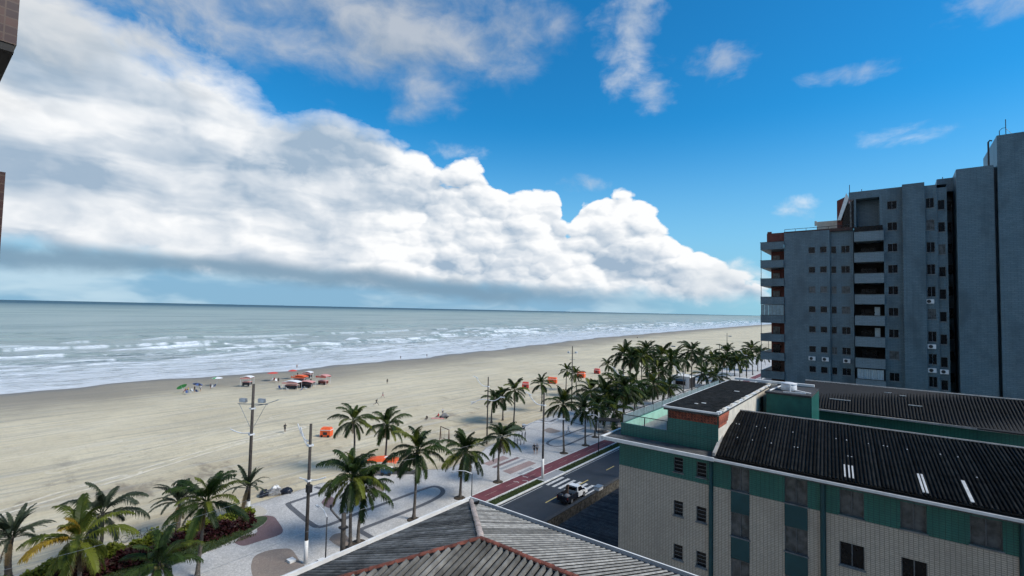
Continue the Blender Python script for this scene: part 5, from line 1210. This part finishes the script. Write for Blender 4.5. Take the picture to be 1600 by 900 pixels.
def cart_stall(label, b, rz, w=2.6, d=1.6, mat='orange_tarp', h=1.5, group=None):
    o = thing('beach_stall', label, 'stall', (*b,0), rz, group)
    part('front', MB().box(-w/2,w/2,-d/2,-d/2+.08,.15,h*.7), mat, o); part('side', MB().box(-w/2,-w/2+.08,-d/2+.08,d/2,.15,h*.72), mat, o); part('side', MB().box(w/2-.08,w/2,-d/2+.08,d/2,.15,h*.72), mat, o)
    part('counter', MB().box(-w/2-.05,w/2+.05,-d/2-.05,d/2+.05,h*.72,h*.78), 'white_tarp', o)
    part('cover', MB().hexa([(-w/2,-d/2,h*.78),(w/2,-d/2,h*.78),(w/2,d/2,h*.78),(-w/2,d/2,h*.78),(-w/2+.2,-d/2+.2,h),(w/2-.2,-d/2+.2,h),(w/2-.2,d/2-.2,h),(-w/2+.2,d/2-.2,h)]), mat, o)
    part('panel', MB().box(-w*.2,w*.2,-d/2-.015,-d/2-.002,h*.25,h*.55), 'dark_metal', o)
    for x in (-w*.32,w*.32): part('wheel', MB().lathe([(.02,-.05),(.22,-.05),(.22,.05),(.02,.05)], 12), 'rubber', o, False, (x,-d/2-.04,.22), (R(90),0,0))
GS = 'orange stalls on the sand'
cart_stall('bright orange cart standing alone on the sand left of the palms', gp(510,682), R(35), 1.9, 1.3, 'orange_tarp', 1.7, GS)
cart_stall('red stall cart behind the trio of palms', gp(821,607), R(30), 2.0, 1.5, 'red_tarp', 2.0, GS)
cart_stall('orange-red stall cart right of the slim palm', gp(863,599), R(20), 3.0, 1.7, 'orange_tarp', 2.0, GS)
cart_stall('orange-red stall cart partly hidden by the small palm at the tall pole', gp(908,590), R(10), 2.8, 1.7, 'orange_tarp', 2.1, GS)
cart_stall('farthest small red stall cart near the lone slender palm', gp(933,584), R(10), 2.1, 1.6, 'red_tarp', 2.0, GS)
# orange canopy with blue cart
oc = thing('orange_canopy', 'long orange canopy on posts at the promenade edge', 'canopy', (*gp(598,738),0), R(38))
mb = MB(); n = 10
for i in range(n):
    x0, x1 = -2.1+4.2*i/n, -2.1+4.2*(i+1)/n; zf = lambda x: 2.05+.12*math.cos(x*1.1)
    mb.hexa([(x0,-.95,zf(x0)-.38),(x1,-.95,zf(x1)-.38),(x1,.95,zf(x1)-.38),(x0,.95,zf(x0)-.38),(x0,-.75,zf(x0)),(x1,-.75,zf(x1)),(x1,.75,zf(x1)),(x0,.75,zf(x0))])
cn_ = part('awning', mb, 'orange_tarp', oc); part('pale_patch', MB().box(.2,1.0,-.3,.4,2.16,2.22), 'white_tarp', cn_)
for x in (-1.9,1.9):
    for y in (-.8,.8): part('post', MB().tube([(x,y,-.05),(x,y,1.8)], .04, 6), 'grey_metal', oc)
bcart = thing('drinks_cart', 'dark blue drinks cart with white lid below the orange canopy', 'cart', (*gp(604,743),PZ), R(38))
part('body', MB().box(-.75,.75,-.45,.45,.25,1.0), 'blue_box', bcart); part('lid', MB().box(-.78,.78,-.48,.48,1.0,1.08), 'white_tarp', bcart)
for x in (-.5,.5): part('wheel', MB().lathe([(.02,-.05),(.24,-.05),(.24,.05),(.02,.05)], 12), 'rubber', bcart, False, (x,-.5,.24), (R(90),0,0))
gbn = thing('hedge_box', 'long low green planter beside the orange canopy', 'planter', (*gp(627,741),0), R(42))
part('trough', MB().box(-1.9,1.9,-.35,.35,-.05,.55), 'dark_concrete', gbn); part('foliage', leafmass(-1.8,1.8,-.35,.35,.5,.9,900,.2,3), 'grass_blade', gbn)
# canopy stalls, parasols, tents near the water
def parasol(label, b, mats, r=1.25, h=2.2, tilt=0.0, tz=0.0):
    o = thing('parasol', label, 'parasol', (*b,-.05), tz, 'parasols on the beach')
    part('pole', MB().tube([(0,0,-.2),(math.sin(tilt)*h,0,math.cos(tilt)*h)], .03, 6), 'white_metal', o)
    for k in range(8):
        a0, a1 = k*math.pi/4, (k+1)*math.pi/4; mb = MB()
        def pt(a, rr_, z): 
            v_ = Vector((math.cos(a)*rr_, math.sin(a)*rr_, z)); v_.rotate(Matrix.Rotation(tilt,3,'Y')); return v_+Vector((math.sin(tilt)*h,0,math.cos(tilt)*h))
        mb.add([pt(0,0,.0),pt(a0,r*.55,-.16),pt(a1,r*.55,-.16),pt(a0,r,-.42),pt(a1,r,-.42)], [(0,1,2),(1,3,4,2)])
        part('panel', mb, mats[k % len(mats)], o)
parasol('green tilted parasol by the group of chairs near the water', gp(288,612), ['green_tarp'], 1.3, 2.1, R(38), R(200))
parasol('white and green parasol just right of the chair group near the water', gp(339,600), ['white_tarp','white_tarp','green_tarp','white_tarp'], 1.5, 2.2)
parasol('red parasol right of the striped canopy stall', gp(426,593), ['red_tarp'], 1.7, 2.5)
parasol('red parasol farther up near the orange boat canopy', gp(457,590), ['red_tarp'], 1.5, 2.7)
parasol('dark blue parasol standing among the chair group', gp(306,609), ['cloth_blue','cloth_black'], 1.3, 2.0, R(15), R(40))
def canopy_stall(label, b, rz, w, d, h, top, trim, body='truck_dark', group='canopied stalls on the beach'):
    o = thing('canopy_stall', label, 'stall', (*b,-.1), rz, group); n = 8
    mb = MB()
    for i in range(n):
        x0, x1 = -w/2+w*i/n, -w/2+w*(i+1)/n; f = lambda x: h-.35*(2*x/w)**2
        mb.hexa([(x0,-d/2,f(x0)-.08),(x1,-d/2,f(x1)-.08),(x1,d/2,f(x1)-.08),(x0,d/2,f(x0)-.08),(x0,-d/2,f(x0)),(x1,-d/2,f(x1)),(x1,d/2,f(x1)),(x0,d/2,f(x0))])
    part('canopy', mb, top, o)
    part('valance', MB().box(-w/2,w/2,-d/2-.03,-d/2,h-.78,h-.40).box(-w/2,w/2,d/2,d/2+.03,h-.78,h-.40), trim, o)
    for x in (-w/2+.08,w/2-.08):
        for y in (-d/2+.08,d/2-.08): part('post', MB().tube([(x,y,-.1),(x,y,h-.4)], .04, 5), 'white_metal', o)
    part('cart', MB().box(-w*.36,w*.36,-d*.28,d*.28,.3,1.1), body, o); part('counter', MB().box(-w*.38,w*.38,-d*.32,d*.32,1.1,1.18), 'pink_tarp', o)
    for x in (-w*.25,w*.25): part('wheel', MB().lathe([(.02,-.06),(.3,-.06),(.3,.06),(.02,.06)], 12), 'rubber', o, False, (x,-d*.30,.3), (R(90),0,0))
canopy_stall('white-roofed stall with pink trim left of the red parasol', gp(386,602), R(40), 3.0, 2.4, 2.9, 'white_tarp', 'pink_tarp')
canopy_stall('long stall with white and pink awning, foremost of the beach stalls', gp(456,607), R(35), 4.6, 2.6, 2.4, 'white_tarp', 'pink_tarp')
canopy_stall('low stall with pink counter joined to the long white awning', gp(478,605), R(35), 4.6, 2.4, 2.0, 'pink_tarp', 'truck_dark')
canopy_stall('orange-roofed stall behind the long white awning', gp(468,597), R(30), 4.6, 2.2, 2.3, 'orange_tarp', 'orange_tarp')
canopy_stall('small white-roofed stall behind the orange-roofed stall', gp(481,590), R(30), 3.0, 2.0, 2.2, 'white_tarp', 'pink_tarp')
canopy_stall('red and white stall cart with banners, rightmost of the beach stalls', gp(505,600), R(25), 3.6, 2.6, 3.0, 'pink_tarp', 'red_tarp', 'red_brown')
def chair(label, b, rz, mat):
    o = thing('beach_chair', label, 'chair', (*b,-.12), rz, 'beach chairs on the sand')
    part('seat', MB().box(-.25,.25,-.25,.25,.32,.37), mat, o); part('backrest', MB().hexa([(-.25,.22,.36),(.25,.22,.36),(.25,.27,.36),(-.25,.27,.36),(-.25,.42,.95),(.25,.42,.95),(.25,.47,.95),(-.25,.47,.95)]), mat, o)
    for x in (-.23,.23):
        for y in (-.22,.22): part('leg', MB().tube([(x,y,-.03),(x,y,.33)], .018, 4), 'white_metal', o)
rg = random.Random(3); nb = nw = 0
for k, (px, py) in enumerate(sorted([(292,615),(297,614),(302,612),(308,613),(313,608),(330,606),(334,605),(432,596),(424,595),(437,607),(443,606),(449,609),(470,610),(478,608)])):
    if k % 3: nw += 1; lab = 'white plastic beach chair near the water, '+ORD[nw-1]+' of the white chairs from the left'
    else: nb += 1; lab = 'blue beach chair near the water, '+ORD[nb-1]+' of the blue chairs from the left'
    chair(lab, gp(px,py), rg.uniform(0,6.28), 'white_tarp' if k % 3 else 'cloth_blue')
# beach kiosk
kb = Vector(gp(1068,606)); ko = thing('beach_kiosk', 'pale box-shaped kiosk among the palms of the promenade', 'kiosk', (kb.x,kb.y,PZ))
part('wall', MB().box(-2.6,2.6,-2.4,3.5,0,3.6), 'white_metal', ko); part('roof', MB().box(-2.9,2.9,-2.7,3.8,3.6,3.95), 'white_paint', ko)
part('side_panel', MB().box(2.602,2.65,-2.35,3.45,.1,3.5), 'dark_metal', ko); part('counter_opening', MB().box(-1.8,1.4,-2.43,-2.402,1.2,2.4), 'recess_shade', ko); part('counter', MB().box(-2.0,1.6,-2.85,-2.44,1.05,1.2), 'grey_metal', ko)
part('awning', MB().hexa([(-2.0,-3.6,2.5),(1.6,-3.6,2.5),(1.6,-2.44,2.8),(-2.0,-2.44,2.8),(-2.0,-3.6,2.56),(1.6,-3.6,2.56),(1.6,-2.44,2.86),(-2.0,-2.44,2.86)]), 'blue_box', ko)
# open-air shelters behind the lamp on the promenade
sh_ = thing('shelter', 'dark flat-roofed shelter with two posts behind the small street lamp', 'shelter', (*gp(948,676,PZ),PZ), R(20))
part('roof', MB().box(-2.6,2.6,-1.4,1.4,2.5,2.65), 'dark_metal', sh_)
for x in (-2.0,2.0): part('post', MB().tube([(x,0,0),(x,0,2.5)], .10, 8), 'dark_metal', sh_)
for x in (-1.2,.6): part('bench', MB().box(x,x+1.2,-.3,.3,.4,.48).box(x+.1,x+.2,-.2,.2,0,.4).box(x+1.0,x+1.1,-.2,.2,0,.4), 'concrete', sh_)

# ------------------------------------------------------------------ people
def body_mesh(pose, top, bottom, skin='skin', dress=False, seed=0):
    V = {}; 
    sw_ = {'stand':.06,'walk':.30,'run':.48,'sit':0,'wade':.12}[pose]
    hipz = .92
    pts = [('pelvis',(0,0,hipz),.135),('waist',(0,.01,1.10),.12),('chest',(0,.02 if pose != 'run' else .10,1.32),.145),('neck',(0,.03 if pose != 'run' else .16,1.48),.055),('head0',(0,.05 if pose != 'run' else .19,1.58),.085),('head1',(0,.05 if pose != 'run' else .21,1.70),.085)]
    E = [('pelvis','waist'),('waist','chest'),('chest','neck'),('neck','head0'),('head0','head1')]
    for s_, f in ((-1,1),(1,-1)):
        n = 'l' if s_ < 0 else 'r'
        if pose == 'sit':
            leg = [('hip',(.10*s_,.02,hipz),.105),('knee',(.16*s_,.45,hipz+.10),.07),('ankle',(.14*s_,.62,hipz-.34),.045),('toe',(.15*s_,.80,hipz-.36),.04)]
        else:
            kz = .50 if not (pose == 'run' and f < 0) else .56
            leg = [('hip',(.10*s_,0,hipz-.06),.105),('knee',(.10*s_,f*sw_*.75+.05,kz),.068),('ankle',(.10*s_,f*sw_*1.3-(.12 if f < 0 else 0),.10 if not (pose == 'run' and f < 0) else .42),.045),('toe',(.11*s_,f*sw_*1.3+.14-(.15 if f < 0 else 0),.04 if not (pose == 'run' and f < 0) else .30),.04)]
        bend = {'run':.24,'walk':.06,'stand':.02,'sit':.2,'wade':.1}[pose]
        arm = [('sh',(.19*s_,.03,1.42),.065),('elb',(.25*s_,-f*sw_*.5,1.14),.048),('wri',(.24*s_,-f*sw_*.5+bend,.90+bend*.7),.036),('hand',(.23*s_,-f*sw_*.5+bend+.05,.80+bend*.9),.042)]
        prev = 'pelvis'
        for k, p, r in leg: pts.append((k+n,p,r)); E.append((prev,k+n)); prev = k+n
        prev = 'chest'
        for k, p, r in arm: pts.append((k+n,p,r)); E.append((prev,k+n)); prev = k+n
    ix = {p[0]: i for i, p in enumerate(pts)}
    me = bpy.data.meshes.new('person_skel'); me.from_pydata([p[1] for p in pts], [(ix[a],ix[b]) for a,b in E], [])
    ob = bpy.data.objects.new('tmp', me); COL.objects.link(ob)
    sk = ob.modifiers.new('s','SKIN'); sk.use_smooth_shade = True
    for i, p in enumerate(pts): me.skin_vertices[0].data[i].radius = (p[2],p[2]*.85); me.skin_vertices[0].data[i].use_root = (i == 0)
    ob.modifiers.new('u','SUBSURF').levels = 1
    dg = bpy.context.evaluated_depsgraph_get(); out = bpy.data.meshes.new_from_object(ob.evaluated_get(dg)); bpy.data.objects.remove(ob)
    out.materials.clear()
    for m_ in (skin, top, bottom, 'hair'): out.materials.append(MATS[m_])
    for p in out.polygons:
        c = p.center; x = abs(c.x)
        if c.z > 1.665 or (c.z > 1.57 and c.y < .02 + (.14 if pose == 'run' else 0)): k = 3
        elif c.z > 1.47: k = 0
        elif c.z > 1.0 and (x < .20 or c.z > 1.24): k = 1
        elif (c.z > .62 and x < .20) or (pose == 'sit' and c.z > .88 and c.y < .35): k = 2
        else: k = 0
        p.material_index = k; p.use_smooth = True
    out.name = 'person'; return out
BODY = {}
def person(label, b, pose, top, bottom, rz, skin='skin', z=0.0, lift=0.0):
    key = (pose,top,bottom,skin)
    if key not in BODY: BODY[key] = body_mesh(*key)
    o = link('person', BODY[key], None, (b[0],b[1],z+lift), (0,0,rz)); tag(o, label, 'person', 'people on the beach and promenade'); return o
person('person in dark clothes running on the sand toward the left', gp(445,676), 'run', 'cloth_black','cloth_black', R(60), 'skin_dark')
person('person in black walking on the promenade, left of the pair', gp(834.5,709,PZ), 'walk', 'cloth_black','cloth_black', R(200), 'skin', PZ)
person('person in grey walking on the promenade, right of the pair', gp(839,708.5,PZ), 'walk', 'cloth_grey','cloth_black', R(200), 'skin', PZ)
person('person in white top standing inside the second mosaic loop', gp(888,678,PZ), 'walk', 'cloth_white','cloth_white', R(120), 'skin', PZ)
person('person in dark clothes walking far out on the open sand', gp(605,600), 'walk', 'cloth_black','cloth_black', R(240), 'skin_dark')
person('bare-armed person walking on the sand below the dark walker', gp(598,622), 'walk', 'cloth_grey','cloth_pink', R(300))
person('small crouching dark figure on the open sand', gp(588,634), 'run', 'cloth_black','cloth_black', R(340), 'skin_dark')
person('person standing in the shallow water behind the stalls', gp(464,573), 'wade', 'skin','cloth_black', R(90), 'skin', -.75)
person('person at the waterline, left of two in mid beach', gp(626,559), 'stand', 'cloth_black','cloth_black', R(30), 'skin', -.7)
person('person at the waterline, right of two in mid beach', gp(667,556), 'stand', 'cloth_black','cloth_blue', R(80), 'skin', -.7)
person('tiny far person at the water edge near the beach bend', gp(996,528), 'stand', 'cloth_black','cloth_black', R(10), 'skin', -.6)
person('person in black standing left of the long white awning', gp(435,598), 'stand', 'cloth_black','cloth_black', R(70), 'skin', -.1)
person('person in black standing beside the rightmost beach stall', gp(485.5,599), 'stand', 'cloth_black','cloth_black', R(270), 'skin_dark', -.1)
person('person in dark shirt behind the orange-roofed stall', gp(465,589), 'stand', 'cloth_black','cloth_grey', R(180), 'skin', -.1)
person('person in yellow among the chairs under the green parasol', gp(294,611), 'sit', 'cloth_yellow','cloth_black', R(150), 'skin', -.1, -.45)
person('person in red sitting under the green parasol', gp(290,613), 'sit', 'cloth_red','cloth_black', R(190), 'skin', -.1, -.45)
person('person in black by the dark blue parasol', gp(304,612), 'stand', 'cloth_black','cloth_black', R(190), 'skin', -.1)
person('person in white by the dark blue parasol', gp(313,611), 'stand', 'cloth_white','cloth_grey', R(20), 'skin', -.1)
person('person standing below the white and green parasol', gp(329,607), 'stand', 'cloth_grey','cloth_black', R(220), 'skin', -.1)
person('person in red sitting under the nearer red parasol', gp(429,595), 'sit', 'cloth_red','cloth_black', R(200), 'skin', -.1, -.45)
# little group sitting on a mat
mat_ = thing('beach_mat', 'pink beach mat under the sitting group on the sand', 'mat', (*gp(684,654),.05), R(35)); part('cloth', MB().box(-1.3,1.3,-.5,.5,0,.03), 'pink_tarp', mat_); part('fringe', MB().box(-1.36,-1.3,-.5,.5,0,.02).box(1.3,1.36,-.5,.5,0,.02), 'cloth_red', mat_)
person('person in red sitting on the pink beach mat', gp(685,652), 'sit', 'cloth_red','cloth_black', R(100), 'skin', .05, -.75)
person('child sitting on the sand left of the pink mat', gp(667,655), 'sit', 'cloth_black','cloth_black', R(200), 'skin', 0, -.78)
person('person standing behind the beach trolley on the sand', gp(691.5,649), 'stand', 'cloth_white','cloth_black', R(250), 'skin', 0)
tr_ = thing('beach_trolley', 'dark hand trolley piled with bags beside the pink mat', 'trolley', (*gp(694,653),.0), R(30))
part('tray', MB().box(-1.0,1.0,-.45,.45,.25,.35), 'dark_metal', tr_); part('bags', lump(14,.75,.42,.7,(0,0)), 'tarp_grey', tr_, loc=(0,0,.35))
for x in (-.7,.7): part('wheel', MB().lathe([(.02,-.05),(.2,-.05),(.2,.05),(.02,.05)], 10), 'rubber', tr_, False, (x,-.5,.2), (R(90),0,0))
